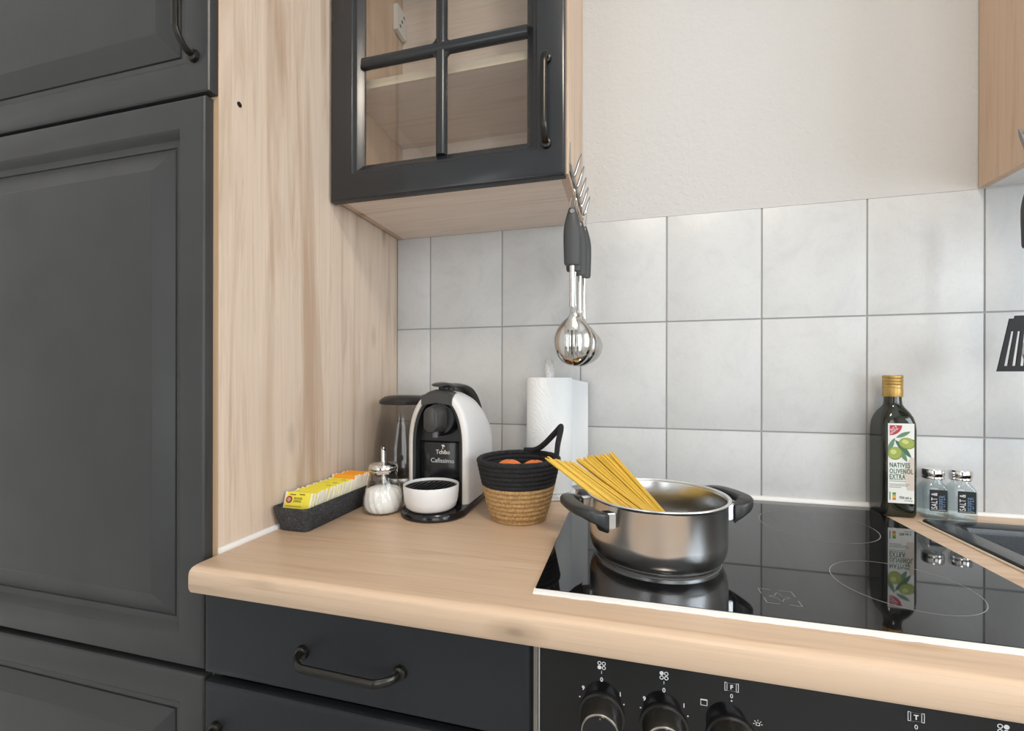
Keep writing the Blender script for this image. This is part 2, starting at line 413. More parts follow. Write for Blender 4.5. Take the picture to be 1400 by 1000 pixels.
t = thing('built_in_oven', 'black glass built-in oven with knob control panel under the hob', 'oven', (.81, -.27, 0))
OX0, OX1, OY = .5115, 1.1065, -.580
obj('body', box(.525, 1.093, -.556, -.03, .13, .870), mat('dark_oven_body', (.02, .02, .02), .5), t)
cp = obj('control_panel', box(OX0, OX1, OY, -.557, .765, .8695, .0015, 2), mat('oven_panel_glass', (.0045, .0045, .005), .07), t, label='glossy black control panel with white symbols')
obj('trim_strip', box(OX0 - .0018, OX0 - .0002, OY, -.557, .765, .8695), CHROME, t)
dr = obj('oven_door', box(OX0, OX1, OY, -.557, .16, .760, .0015, 2), mat('oven_panel_glass'), t)
b = bmesh.new(); tube(b, smooth_path([(.56, OY, .72), (.56, OY - .03, .72), (.58, OY - .04, .72), (.81, OY - .042, .72), (1.04, OY - .04, .72), (1.06, OY - .03, .72), (1.06, OY, .72)], 5), .007, 12)
obj('handle', b, CHROME, dr, smooth=True)
KZ = .7985
KX = [.5822, .6490, .7165, .811, .8785, .9455, 1.0125]
KNOBS = [0, 1, 2, 4, 5, 6]
for k in KNOBS:
    x = KX[k]; b = bmesh.new()
    tube(b, [(x, OY + .0, KZ), (x, OY - .003, KZ), (x, OY - .0035, KZ), (x, OY - .026, KZ), (x, OY - .0275, KZ)], [.0255, .0255, .0232, .0212, .0198], 40)
    kn = obj('knob', b, mat('dark_knob_lacquer', (.03, .028, .025), .22, .4), t, smooth=True)
    b = bmesh.new()
    tube(b, [(x, OY - .0272, KZ), (x, OY - .0282, KZ)], [.0206, .0200], 40)
    obj('knob_rim', b, mat('knob_rim_chrome', (.55, .50, .44), .2, 1), kn, smooth=True)
    b = bmesh.new(); tube(b, [(x, OY - .0280, KZ), (x, OY - .0288, KZ)], [.0190, .0188], 40)
    obj('knob_cap', b, BLACKP, kn, smooth=True)
    b = bmesh.new(); tube(b, [(x, OY - .0288, KZ + .0165), (x, OY - .0292, KZ + .0165)], [.0010, .0008], 8)
    obj('knob_dot', b, mat('knob_rim_chrome'), kn)
YT = OY - .0003
def dot(x, z, r, nm='dot', ring=False):
    b = bmesh.new()
    if ring: loft(b, [[(x + rr * math.cos(2 * PI * i / 20), YT, z + rr * math.sin(2 * PI * i / 20)) for i in range(20)] for rr in (r, r * .62)], False, False)
    else: b.faces.new([b.verts.new((x + r * math.cos(2 * PI * i / 16), YT, z + r * math.sin(2 * PI * i / 16))) for i in range(16)])
    obj(nm, b, PRINT_W, cp)
def frame_rect(x, z, w_, h_, th, nm='symbol'):
    b = bmesh.new()
    loft(b, [[(x + sx * (w_ - i), YT, z + sz * (h_ - i)) for sx, sz in ((-1, -1), (1, -1), (1, 1), (-1, 1))] for i in (0, th)], False, False)
    obj(nm, b, PRINT_W, cp)
def zone(x, z, filled):
    for i, (dx, dz) in enumerate(((-.0024, .0024), (.0024, .0024), (-.0024, -.0024), (.0024, -.0024))): dot(x + dx, z + dz, .0022, 'zone_symbol', i != filled)
TZ = dict(size=.0078, m=PRINT_W, parent=cp, align='CENTER')
for k, fl in ((0, 2), (1, 0)):
    x = KX[k]; zone(x, .8545, fl)
    text('tick', 'I', .0048, PRINT_W, cp, (x, YT, .8452), align='CENTER')
    for s, dx, dz in (('0', 0, .0385), ('9', -.0205, .0255), ('7', -.0225, .0005), ('1', .0205, .0255), ('3', .0225, .0005), ('5', 0, -.034)):
        text('numeral', s, .0066, PRINT_W, cp, (x + dx, YT, KZ + dz - .0005), align='CENTER', bold=.00008)
    for dx, dz in ((-.0245, .0165), (.0245, .0165)): dot(x + dx, KZ + dz, .0008)
for k, fl in ((5, 1), (6, 3)): zone(KX[k], .8560, fl)
for x, s in ((KX[2], 'F'), (KX[4], 'T')):
    z = .8540
    frame_rect(x, z, .0068, .0046, .0006); frame_rect(x, z, .0047, .0046, .0005)
    text('symbol', s, .0062, PRINT_W, cp, (x, YT, z - .0022), align='CENTER', bold=.0002)
    text('numeral', '0', .0062, PRINT_W, cp, (x, YT, z - .0115), align='CENTER')
    dot(x, z - .0145, .0008)
frame_rect(.6895, .8330, .0034, .0034, .0005); b = bmesh.new(); quad_box(b, .6866, .6924, YT - .0001, YT, .8352, .8358); obj('symbol', b, PRINT_W, cp)
b = bmesh.new(); x, z = .7415, .8200
for i in range(5):
    a = PI * i / 4; tube(b, [(x + .0031 * math.cos(a), YT, z + .0031 * math.sin(a)), (x + .0044 * math.cos(a), YT, z + .0044 * math.sin(a))], .0003, 5)
obj('lamp_symbol', b, PRINT_W, cp); frame_rect(x, z, .0019, .0016, .0005, 'lamp_symbol')

# base cabinet under the sink
t = thing('sink_cabinet', 'anthracite base cabinet under the sink beside the oven', 'cabinet', (1.8, -.27, 0))
b = bmesh.new(); quad_box(b, 1.112, 1.128, -.553, -.02, .1, .871); quad_box(b, 2.470, 2.486, -.553, -.02, .1, .871); quad_box(b, 1.128, 2.470, -.553, -.02, .1, .116)
obj('carcass', b, mat('dark_carcass'), t)
for x0, x1 in ((1.112, 1.565), (1.569, 2.02), (2.024, 2.485)):
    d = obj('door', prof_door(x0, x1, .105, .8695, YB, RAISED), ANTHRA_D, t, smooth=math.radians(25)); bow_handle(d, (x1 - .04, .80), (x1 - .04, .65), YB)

# ================================================================== hob
t = thing('ceramic_hob', 'black ceramic glass hob set into the worktop with white sealant', 'hob', (.797, -.28, ZT))
HZ = .914
obj('glass_plate', box(.497, 1.098, -.541, -.013, .9101, HZ, .0012, 2), BLACKGLASS, t)
def ring_on_hob(cx, cy, r, wd=.0009):
    b = bmesh.new(); loft(b, [[(cx + rr * math.cos(2 * PI * i / 96), cy + rr * math.sin(2 * PI * i / 96), HZ + .00015) for i in range(96)] for rr in (r - wd / 2, r + wd / 2)], False, False)
    obj('cooking_zone_ring', b, PRINT_G, t)
ring_on_hob(.9525, -.411, .0755); ring_on_hob(.9420, -.1715, .0905); ring_on_hob(.652, -.385, .0905); ring_on_hob(.640, -.150, .0755)
# control mark between the zones
mk = bmesh.new(); cx, cy, hs = .7889, -.4880, .0185
def seg2(bm, a, c, wd=.0008):
    a, c = Vector((*a, HZ + .00015)), Vector((*c, HZ + .00015)); d = (c - a).normalized(); s = Vector((-d.y, d.x, 0)) * wd / 2
    bm.faces.new([bm.verts.new(p) for p in (a - s, c - s, c + s, a + s)])
for (x0, y0, x1, y1) in ((-1, 1, -.25, 1), (.25, 1, 1, 1), (-1, -1, -.25, -1), (.25, -1, 1, -1), (-1, -1, -1, -.25), (-1, .25, -1, 1), (1, -1, 1, -.25), (1, .25, 1, 1)):
    seg2(mk, (cx + x0 * hs, cy + y0 * hs), (cx + x1 * hs, cy + y1 * hs))
star = []
for i in range(4):
    for k in range(7):
        a = PI / 2 * i + PI / 2 * k / 6; rr = hs * (.62 - .34 * math.sin(2 * (a - PI / 2 * i)))
        star.append((cx + rr * math.cos(a), cy + rr * math.sin(a)))
for p, q in zip(star, star[1:] + star[:1]): seg2(mk, p, q, .0006)
obj('printed_mark', mk, PRINT_G, t)

# ================================================================== sink
def sink():
    bm = bmesh.new(); x0, x1, y0, y1 = 1.148, 1.68, -.515, -.083; zt = .9165
    cx, cy = (x0 + x1) / 2, (y0 + y1) / 2; hw, hd = (x1 - x0) / 2, (y1 - y0) / 2
    def R(i, z, r): return [(px, py, z) for px, py in rrect(cx, cy, hw - i, hd - i, r, 5)]
    loft(bm, [R(.0, .9105, .008), R(.0, .9145, .008), R(.002, zt, .007), R(.033, zt, .010), R(.037, zt - .002, .014), R(.0395, zt - .012, .018), R(.041, .76, .03), R(.055, .742, .04), R(.19, .740, .02)], False, True)
    # outside of the bowl
    loft(bm, [R(.0, .9105, .008), R(.03, .9105, .03), R(.034, .76, .03), R(.055, .735, .04), R(.19, .733, .02)], False, True)
    return bm
t = thing('kitchen_sink', 'dark anthracite composite sink inset in the worktop beside the hob', 'sink', (1.41, -.3, ZT))
gm, gnt, gb = nodes_of('anthracite_composite')
gnt.links.new(ramp(gnt, noise(gnt, coords(gnt, (1, 1, 1)), 900, 2), [(.45, (.006, .007, .009)), (.75, (.018, .020, .023))]), gb.inputs['Base Color']); gb.inputs['Roughness'].default_value = .24; gb.inputs['Specular IOR Level'].default_value = .38
obj('basin', sink(), gm, t, smooth=True)
b = bmesh.new(); lathe(b, [(.04, .7402), (.04, .7425), (.032, .7425), (.030, .741)], (1.41, -.3), 32); obj('drain', b, STEEL, t, smooth=True)
b = bmesh.new(); quad_box(b, 1.1425, 1.1475, -.516, -.084, .9098, .9128, .001, 1); quad_box(b, 1.1475, 1.68, -.5195, -.5155, .9098, .9128, .001, 1)
obj('seal', b, mat('beige_seal', (.66, .56, .44), .5), t)

# ================================================================== wall cabinets
def wall_cabinet(x0, x1, z0, label, side_m, under_m, glass_door=True, hx=None, inner=False):
    z1 = z0 + .778; yb, yf = -.002, -.27; th = .016
    t = thing('wall_cabinet', label, 'cabinet', ((x0 + x1) / 2, -.14, z0))
    obj('side_panel', box(x0, x0 + th, yf, yb, z0, z1, .0006, 1), side_m, t); obj('side_panel', box(x1 - th, x1, yf, yb, z0, z1, .0006, 1), side_m, t)
    obj('bottom_panel', box(x0 + th, x1 - th, yf, yb, z0 + .0004, z0 + th), under_m, t)
    obj('top_panel', box(x0 + th, x1 - th, yf, yb, z1 - th, z1), W_UNDER, t)
    obj('back_panel', box(x0 + th, x1 - th, -.008, yb, z0 + th, z1 - th), W_UNDER, t)
    sh = obj('shelf', box(x0 + th + .001, x1 - th - .001, yf + .018, -.009, 1.8005, 1.8175), W_UNDER, t)
    obj('shelf_edge', box(x0 + th + .001, x1 - th - .001, yf + .0165, yf + .018, 1.8005, 1.8175), W_SHELF, sh)
    YG = -.2905
    dx0, dx1, dz0, dz1 = x0 + .002, x1 - .0035, z0 - .0095, z1 - .002
    GP = EDGE + [(.052, 0), (.0530, .0008), (.0550, .0040), (.0580, .0052), (.0600, .0056), (.0615, .0070), (.0715, .0125), (.0735, .0145)]
    d = obj('door', prof_door(dx0, dx1, dz0, dz1, YG, GP, thick=.019, fill=False), ANTHRA_W, t, smooth=math.radians(25))
    gx0, gx1, gz0, gz1 = dx0 + .0735, dx1 - .0735, dz0 + .0735, dz1 - .0735
    rows = 3; xm = (gx0 + gx1) / 2; mw = .0108
    def bar(a, c, vert):
        bm = bmesh.new(); P = [(-mw, .0165), (-mw, .0085), (-mw * .75, .0045), (-mw * .35, .0025), (mw * .35, .0025), (mw * .75, .0045), (mw, .0085), (mw, .0165)]
        rings = []
        for q in (a, c): rings.append([((xm + u, YG + dd + .0007, q) if vert else (q, YG + dd, vert_z + u)) for u, dd in P])
        loft(bm, rings); return bm
    vert_z = 0
    obj('glazing_bar', bar(gz0 - .002, gz1 + .002, True), ANTHRA_W, d, smooth=True)
    ph = (gz1 - gz0 - 2 * mw * (rows - 1)) / rows; z = gz0; cuts = []
    for i in range(rows):
        for (a, c) in ((gx0, xm - mw), (xm + mw, gx1)):
            obj('pane', box(a - .004, c + .004, YG + .012, YG + .0145, z - .004, z + ph + .004), PANE, d)
        z += ph
        if i < rows - 1:
            vert_z = z + mw; obj('glazing_bar', bar(gx0 - .002, gx1 + .002, False), ANTHRA_W, d, smooth=True)
            # filleted corners at the crossing
            g = bmesh.new()
            for sx in (-1, 1):
                for sz in (-1, 1):
                    q = [(xm + sx * (mw - .002), vert_z + sz * (mw - .002)), (xm + sx * (mw - .002), vert_z + sz * (mw + .010)), (xm + sx * (mw + .0022), vert_z + sz * (mw + .0040)), (xm + sx * (mw + .0040), vert_z + sz * (mw + .0022)), (xm + sx * (mw + .010), vert_z + sz * (mw - .002))]
                    plate_xz(g, q, YG + .0072, YG + .0160)
            obj('crossing_fillet', g, ANTHRA_W, d)
            z += 2 * mw
    bow_handle(d, (hx, 1.6105), (hx, 1.7660), YG)
    return t, d
ANTHRA_W = lacquer('anthracite_foil_glossier', (.020, .022, .025), .22)
cabL, dGlass = wall_cabinet(.0035, .5030, 1.5605, 'anthracite glazed wall cabinet with beech carcass against the tall cabinet panel', W_SIDE, W_UNDER, hx=.4655)
b = box(.0198, .0330, -.060, -.012, 2.088, 2.155, .0015, 1)
hb = obj('hanging_bracket', b, mat('white_bracket', (.78, .77, .75), .4), cabL, label='white hanging bracket')
for yy, z in ((-.045, 2.105), (-.036, 2.122), (-.026, 2.140)):
    b = bmesh.new(); tube(b, [(.0329, yy, z), (.0335, yy, z)], .004, 10); obj('screw', b, HANDLE, hb)
cabR, _ = wall_cabinet(1.2865, 1.786, 1.5625, 'beech sided wall cabinet with white underside above the sink', wood('beech_laminate_warm', 2, (.64, .465, .33), (.50, .33, .22), (.72, .55, .41), off=(8, .6, .1)), mat('white_board', (.74, .75, .76), .4), hx=1.75)

# ================================================================== hook rails and hanging utensils
HOOKM = mat('satin_hook_steel', (.30, .29, .28), .3, .9)
def hook_rail(label, x, sgn, y0, y1, n, z):
    """thin steel rail on a cabinet side (face at x, pointing to sgn) with n upswept hooks"""
    t = thing('hook_rail', label, 'hook rail', (x, (y0 + y1) / 2, z))
    b = bmesh.new(); quad_box(b, min(x, x + sgn * .002), max(x, x + sgn * .002), y0 - .012, y1 + .012, z - .012, z + .010, .0005, 1)
    p = [(y0 - .014, z + .002), (y0 - .002, z - .004), (y0 - .010, z + .044)]
    loft(b, [[(x + sgn * e, yy, zz) for yy, zz in p] for e in (.0002, .0024)])
    obj('back_plate', b, HOOKM, t)
    for i in range(n):
        y = y0 + (y1 - y0) * i / (n - 1); b = bmesh.new()
        path = [(x + sgn * .001, y, z + .004), (x + sgn * .004, y, z - .012), (x + sgn * .0065, y, z - .017), (x + sgn * .010, y, z - .012), (x + sgn * .016, y, z + .006), (x + sgn * .0215, y, z + .024)]
        tube(b, smooth_path(path, 4), [.0030] * 17 + [.0028, .0024, .0018, .0012], 8, flat=(1.0, 1.5), upv=(0, 1, 0))
        obj('hook', b, HOOKM, t, smooth=True)
    return t
hook_rail('steel hook rail on the side of the glazed wall cabinet', .5032, 1, -.245, -.045, 5, 1.583)
hook_rail('steel hook rail on the beech cabinet side above the sink', 1.2863, -1, -.262, -.128, 4, 1.590)

def utensil(name, label, cat, loc, rz, head, length=.205, grip=.112, gw=.0150, tilt=0, group=None):
    """hangs from a hook ring at loc; local -z is down, broad face to -y"""
    t = thing(name, label, cat, loc, rz, group); t.rotation_euler = (0, tilt, rz)
    b = bmesh.new(); tube(b, [(.0, 0, .034), (.004, 0, .037), (.006, 0, .030), (.0045, 0, .012), (.005, 0, -.012), (0, 0, -.017), (-.005, 0, -.012), (-.0045, 0, .012), (-.0015, 0, .022)], .0011, 7, upv=(0, 1, 0)); obj('hanging_ring', b, STEEL, t, smooth=True, local=True)
    b = bmesh.new(); rings = []
    for k in range(25):
        u = k / 24; z = -.004 - grip * u + .006
        wd = gw * min(1, (math.sin(min(u * 2.2, 1) * PI / 2) * .62 + .38)) * (1 - .08 * max(0, u - .6) / .4)
        if u > .97: wd *= .93
        th = .0085 * (.55 + .45 * math.sin(min(u * 2.5, 1) * PI / 2))
        rings.append([(wd * math.cos(a) * (1 if abs(math.cos(a)) > .001 else 1), th * math.sin(a), z) for a in [2 * PI * i / 20 for i in range(20)]])
    loft(b, rings); obj('grip', b, GRIP, t, smooth=True, local=True)
    b = bmesh.new(); tube(b, [(0, -.0088 * .62, -.006), (0, -.0088 * .62 - .0022, -.006)], [.0048, .0042], 16); obj('eyelet', b, STEEL, t, smooth=True, local=True)
    z0, z1 = -grip + .006, -length
    b = bmesh.new(); tube(b, [(0, 0, z0), (0, 0, (z0 + z1) / 2), (0, 0, z1)], [.0042, .0036, .0042], 12, flat=(1.25, .7), upv=(0, 1, 0)); obj('shaft', b, STEEL, t, smooth=True, local=True)
    head(t, z1); return t
def bowl_head(w_, h_, depth, neck=.03, convex=True, slots=0):
    def f(t, z):
        b = bmesh.new(); n, m = 26, 26; s = -1 if convex else 1
        zc = z - neck - h_ / 2 + .006; rings = []
        for th in (0, 1):
            g = []
            for i in range(9):
                rr = i / 8
                ring = []
                for k in range(40):
                    a = 2 * PI * k / 40
                    x = w_ / 2 * rr * math.cos(a); zz = zc + h_ / 2 * rr * math.sin(a)
                    if math.sin(a) > 0: x *= 1 - .22 * (math.sin(a) ** 2) * rr
                    y = s * depth * math.sqrt(max(0, 1 - (rr * .985) ** 2)) - (s * .0011 if th else 0)
                    ring.append((x, y, zz))
                g.append(ring)
            rings.append(g)
        outer = rings[0][1:]; inner = list(reversed(rings[1][1:]))
        loft(b, outer + inner, True, True)
        tri_fill(b)
        o = obj('bowl', b, STEEL, t, smooth=math.radians(60), local=True)
        b = bmesh.new(); tube(b, [(0, 0, z + .004), (0, 0, z - neck * .4), (0, s * depth * .15, z - neck), (0, s * depth * .5, z - neck - .010)], [.0045, .0055, .0105, .0125], 14, flat=(1.0, .25), upv=(0, 1, 0)); obj('neck', b, STEEL, t, smooth=True, local=True)
    return f
def fork_head(t, z):
    b = bmesh.new()
    tube(b, [(0, 0, z + .004), (0, -.001, z - .012), (0, -.003, z - .026), (0, -.007, z - .034), (0, -.010, z - .046)], [.0045, .0050, .0100, .0138, .0140], 16, flat=(1, .16), upv=(0, 1, 0))
    h = obj('fork_head', b, STEEL, t, smooth=True, local=True)
    for i in range(4):
        x = -.0108 + .0072 * i; b = bmesh.new()
        tube(b, smooth_path([(x, -.0098, z - .044), (x, -.012, z - .060), (x, -.0105, z - .078), (x * .96, -.005, z - .096)], 4), [.0027] * 9 + [.0024, .0020, .0016, .0010], 8, flat=(1, .6), upv=(0, 1, 0))
        obj('tine', b, STEEL, h, smooth=True, local=True)
utensil('serving_fork', 'steel serving fork with charcoal grip hanging foremost on the rail by the glazed cabinet', 'fork', (.5075, -.247, 1.503), .10, fork_head, .186, .108, .0165)
utensil('serving_spoon', 'steel serving spoon with charcoal grip hanging just behind the serving fork', 'spoon', (.5050, -.196, 1.507), .10, bowl_head(.078, .102, .020, .030), .176, .112, .0165)
utensil('skimmer_spoon', 'steel cooking spoon with charcoal grip hanging behind the serving spoon', 'spoon', (.5110, -.145, 1.512), .12, bowl_head(.080, .096, .019, .030), .186, .114, .0165)
utensil('soup_ladle', 'steel ladle with charcoal grip hanging last on the rail nearest the wall', 'ladle', (.5150, -.094, 1.518), .12, bowl_head(.082, .082, .034, .030), .200, .114, .0165)

def turner_head(t, z):
    NY = mat('black_nylon', (.008, .008, .009), .38, 0, Specular_IOR_Level=.22)
    b = bmesh.new(); tube(b, smooth_path([(0, 0, z + .02), (0, 0, z), (-.001, -.004, z - .012), (-.001, -.006, z - .022)], 4), .0042, 10, flat=(1.3, .7), upv=(0, 1, 0)); obj('neck', b, STEEL, t, smooth=True, local=True)
    zt, zb = z - .014, z - .106
    def X(u, v):  # u across -1..1, v 0 top..1 bottom
        hw = .034 + .016 * v
        return .000 - .001 * v + u * hw, zt + (zb - zt) * v
    us = [-1, -.66, -.50, -.17, -.01, .32, .48, .80, 1]
    b = bmesh.new()
    for y0, y1 in ((-.0075, -.0050),):
        def q(u0, u1, v0, v1): plate_xz(b, [X(u0, v0), X(u1, v0), X(u1, v1), X(u0, v1)], y0, y1)
        q(-.82, .82, 0, .05); q(-1, 1, .05, .28); q(-1, 1, .90, 1)
        cs = [-.80 + .213 * k for k in range(8)]; edges = [-1] + [e for c_ in cs for e in (c_ - .05, c_ + .05)] + [1]
        for a, c in zip(edges[::2], edges[1::2]): q(a, c, .28, .90)
    obj('blade', b, NY, t, local=True, label='slotted black blade')
utensil('slotted_turner', 'black slotted turner hanging from the rail on the beech cabinet', 'turner', (1.2560, -.170, 1.504), -.05, turner_head, .205, .108, .0165)
utensil('soup_ladle', 'plain steel ladle hanging behind the black slotted turner', 'ladle', (1.3030, -.128, 1.509), -.05, bowl_head(.072, .080, .03, .03), .215, .108, .0150)

# ================================================================== things on the worktop, left
# --- felt tray with tea sachets
def felt():
    m, nt, bb = nodes_of('charcoal_felt')
    f = noise(nt, coords(nt, (1, 1, 1)), 190, 6, .7, 2)
    nt.links.new(ramp(nt, f, [(.36, (.012, .012, .013)), (.55, (.042, .042, .045)), (.72, (.13, .13, .135))]), bb.inputs['Base Color']); bb.inputs['Roughness'].default_value = .95
    bump(nt, bb, f, .6, .001); return m
b = bmesh.new()
def TR(x0, x1, y0, y1, z, r): return [(px, py, z) for px, py in rrect((x0 + x1) / 2, (y0 + y1) / 2, (x1 - x0) / 2, (y1 - y0) / 2, r, 4)]
loft(b, [TR(.012, .068, -.433, -.235, .9102, .010), TR(.0105, .0705, -.4365, -.232, .9125, .010), TR(.0035, .0785, -.4475, -.222, .9520, .012), TR(.0040, .0780, -.447, -.2225, .9535, .012), TR(.0068, .0752, -.4440, -.2255, .9535, .010), TR(.0125, .068, -.434, -.235, .9135, .009)])
tag(obj('felt_tray', b, felt(), None, smooth=True), 'charcoal grey felt tray holding tea sachets against the beech panel', 'tray')
YEL = mat('yellow_sachet_paper', (.80, .68, .06), .5); YEL2 = mat('lime_yellow_sachet_paper', (.72, .70, .10), .5); ORG = mat('orange_sachet_paper', (.90, .36, .02), .5); SPAPER = mat('white_sachet_edge', (.80, .77, .68), .6)
RED = mat('dark_red_print', (.30, .02, .03), .5); OLIVEINK = mat('dark_olive_print', (.20, .17, .02), .5)
def sachet_mesh(m, key, w_=.058, h_=.060):
    hw = w_ / 2
    rows = [(0, .0015), (.010, .0019), (.030, .0021), (.048, .0017), (.0555, .0006), (.060, .0004)]
    bm = bmesh.new()
    loft(bm, [[(-hw + .004, -t_, z), (hw - .004, -t_, z), (hw - .004, t_, z), (-hw + .004, t_, z)] for z, t_ in rows])
    f = {-1: bmesh.new(), 1: bmesh.new()}
    for s in (-1, 1): quad_box(f[s], min(s * hw, s * (hw - .0041)), max(s * hw, s * (hw - .0041)), -.0004, .0004, .0, .060)
    return bm, f
protos = {}
n_bag = 38
for k in range(n_bag):
    kind = 'y' if k < 26 else 'o'
    y = -.4270 + (.4270 - .2560) * k / (n_bag - 1)
    u = k / (n_bag - 1)
    loc = (.0388 + random.uniform(-.0012, .0012), y, .9146 + (.005 if kind == 'o' else 0) + random.uniform(0, .0025))
    lab = {'y': 'yellow tea sachet standing upright in the felt tray', 'o': 'orange tea sachet at the back of the felt tray'}[kind]
    grp = {'y': 'yellow tea sachets in the felt tray', 'o': 'orange tea sachets in the felt tray'}[kind]
    if kind not in protos:
        t = thing('tea_sachet', lab, 'tea sachet', loc, 0, grp)
        bm, f = sachet_mesh(None, kind)
        pk = obj('packet', bm, YEL if kind == 'y' else ORG, t, local=True, smooth=True); [obj('sealed_edge', f[e], SPAPER, t, local=True) for e in (-1, 1)]
        if kind == 'y':
            bm = bmesh.new()
            for (x0, x1, zz) in ((-.018, -.006, .0555), (.002, .013, .0565)): quad_box(bm, x0, x1, -.0013, -.0009, zz - .001, zz + .001)
            obj('print', bm, OLIVEINK, pk, local=True)
        protos[kind] = t
        if kind == 'y':  # front sachet, with emblem and lettering
            c = copy_tree(t); c['label'] = 'foremost yellow tea sachet with red round emblem and lettering'
            c.rotation_euler = (math.radians(-17), 0, 0); c.location = (loc[0] - .0015, loc[1] - .0042, loc[2] + .0008); LOC[c.name] = Vector((0, 0, 0))
            e = bmesh.new(); tube(e, [(-.0175, -.0014, .0465), (-.0175, -.0026, .0465)], .0062, 20); obj('emblem', e, RED, c, local=True, label='red round emblem')
            e = bmesh.new(); loft(e, [[(-.0175 + rr * math.cos(a), -.0027, .0465 + rr * math.sin(a)) for a in [2 * PI * i / 20 for i in range(20)]] for rr in (.0034, .0026)], False, False)
            tube(e, [(-.0175, -.0027, .0450), (-.0175, -.0028, .0480)], .0006, 6); obj('emblem_print', e, SPAPER, c, local=True)
            for s_, zz in (('INGWER', .0475), ('LIMONE', .0425)): text('lettering', s_, .0056, OLIVEINK, c, (-.0075, -.0027, zz), sx=.8)
            e = bmesh.new(); quad_box(e, -.0225, .0105, -.0026, -.0022, .0352, .0360); obj('small_print', e, OLIVEINK, c, local=True)
    else:
        t = copy_tree(protos[kind]); t['label'] = lab
        t.location = loc
    t.rotation_euler = (math.radians(random.uniform(-23, -17)) , 0, random.uniform(-.04, .04))

# --- sugar dispenser
SX, SY = .1325, -.290
t = thing('sugar_dispenser', 'ribbed glass sugar dispenser with steel pouring lid beside the tea tray', 'sugar dispenser', (SX, SY, ZT))
def swirl(amp, tw): return lambda r, a, z: r * (1 + amp * math.cos(16 * (a + tw * (z - ZT))))
prof = [(.0300, .9105), (.0345, .914), (.0385, .922), (.0395, .932), (.0385, .943), (.0345, .957), (.0290, .971), (.0262, .982), (.0255, .990), (.0262, .9945)]
b = bmesh.new(); lathe(b, prof, (SX, SY), 96, True, False, fn=swirl(.035, 9)); obj('glass_jar', b, GLASS_S, t, smooth=math.radians(70))
sp = [(.0285, .9135), (.0325, .917), (.0362, .924), (.0372, .932), (.0362, .943), (.0335, .953), (.0312, .958), (.018, .9625), (.004, .965)]
b = bmesh.new(); lathe(b, sp, (SX, SY), 96, True, True, fn=swirl(.035, 9)); obj('sugar', b, mat('white_sugar', (.86, .85, .83), .8), t, smooth=math.radians(70))
b = bmesh.new(); lathe(b, [(.0268, .9905), (.0290, .9910), (.0294, .9945), (.0282, .9960), (.0294, .9985), (.0290, 1.0035), (.0275, 1.0055), (.0262, 1.0075), (.010, 1.0110), (.0085, 1.0115)], (SX, SY), 48); obj('lid', b, CHROME, t, smooth=True)
b = bmesh.new(); rings = []
for k in range(6):
    z = 1.008 + .034 * k / 5
    rings.append([(SX + .0052 * math.cos(a), SY + .0052 * math.sin(a), z - (.009 * (.5 + .5 * math.cos(a)) if k == 5 else 0)) for a in [2 * PI * i / 20 for i in range(20)]])
loft(b, rings, False, False); tube(b, [(SX, SY, 1.006), (SX, SY, .962)], .0048, 12); obj('pouring_tube', b, CHROME, t, smooth=True)

# --- glass kettle in the corner
KXc, KYc = .088, -.118
t = thing('glass_kettle', 'glass electric kettle with black lid tucked behind the coffee machine', 'kettle', (KXc, KYc, ZT))
b = bmesh.new(); lathe(b, [(.078, .9102), (.0785, .914), (.0785, .926), (.076, .930)], (KXc, KYc), 56); obj('power_base', b, BLACKM, t, smooth=True)
b = bmesh.new(); lathe(b, [(.0735, .931), (.0745, .934), (.0745, .951), (.0735, .953)], (KXc, KYc), 56); obj('steel_band', b, mat('satin_steel', (.42, .40, .38), .3, 1), t, smooth=True)
def spoutf(r, a, z):
    d = math.atan2(math.sin(a + 1.2), math.cos(a + 1.2)); k = max(0, (z - 1.085) / .04)
    return r + .016 * k * math.exp(-(d / .28) ** 2)
b = bmesh.new(); lathe(b, [(.0730, .953), (.0738, .965), (.0728, .99), (.0695, 1.03), (.0640, 1.07), (.0585, 1.10), (.0565, 1.120), (.0575, 1.126)], (KXc, KYc), 72, True, False, fn=spoutf); obj('glass_body', b, GLASS_K, t, smooth=math.radians(70))
b = bmesh.new(); lathe(b, [(.0585, 1.119), (.0605, 1.120), (.0605, 1.127), (.0570, 1.131), (.048, 1.137), (.036, 1.1395), (.01, 1.1405)], (KXc, KYc), 56, True, True, fn=lambda r, a, z: r + (.5 * (spoutf(r, a, 1.125) - r) if z < 1.128 else 0)); obj('lid', b, BLACKM, t, smooth=True)
b = bmesh.new(); ha = 1.05; hx_, hy_ = math.cos(ha), math.sin(ha)
tube(b, smooth_path([(KXc + r * hx_, KYc + r * hy_, z) for r, z in ((.052, 1.132), (.075, 1.134), (.096, 1.118), (.103, 1.07), (.100, 1.00), (.090, .962), (.073, .946))], 5), .0100, 12, flat=(1.2, .8)); obj('handle', b, BLACKM, t, smooth=True)

# --- capsule coffee machine
MX = .230
t = thing('coffee_machine', 'white and black capsule coffee machine with round drip cup', 'coffee machine', (MX, -.19, ZT))
def arch(hw, zb, zt, y, n=28, cx=MX, pw=2.25):
    """closed arch outline: straight sides then rounded top"""
    zs = zb + (zt - zb) * .52; pts = [(cx + hw, y, zb)]
    for k in range(n + 1):
        a = PI * k / n; c, s = math.cos(a), math.sin(a)
        x = hw * (abs(c) ** (2 / pw)) * (1 if c >= 0 else -1); z = zs + (zt - zs) * (abs(s) ** (2 / pw))
        pts.append((cx + x, y, z))
    pts.append((cx - hw, y, zb)); return pts
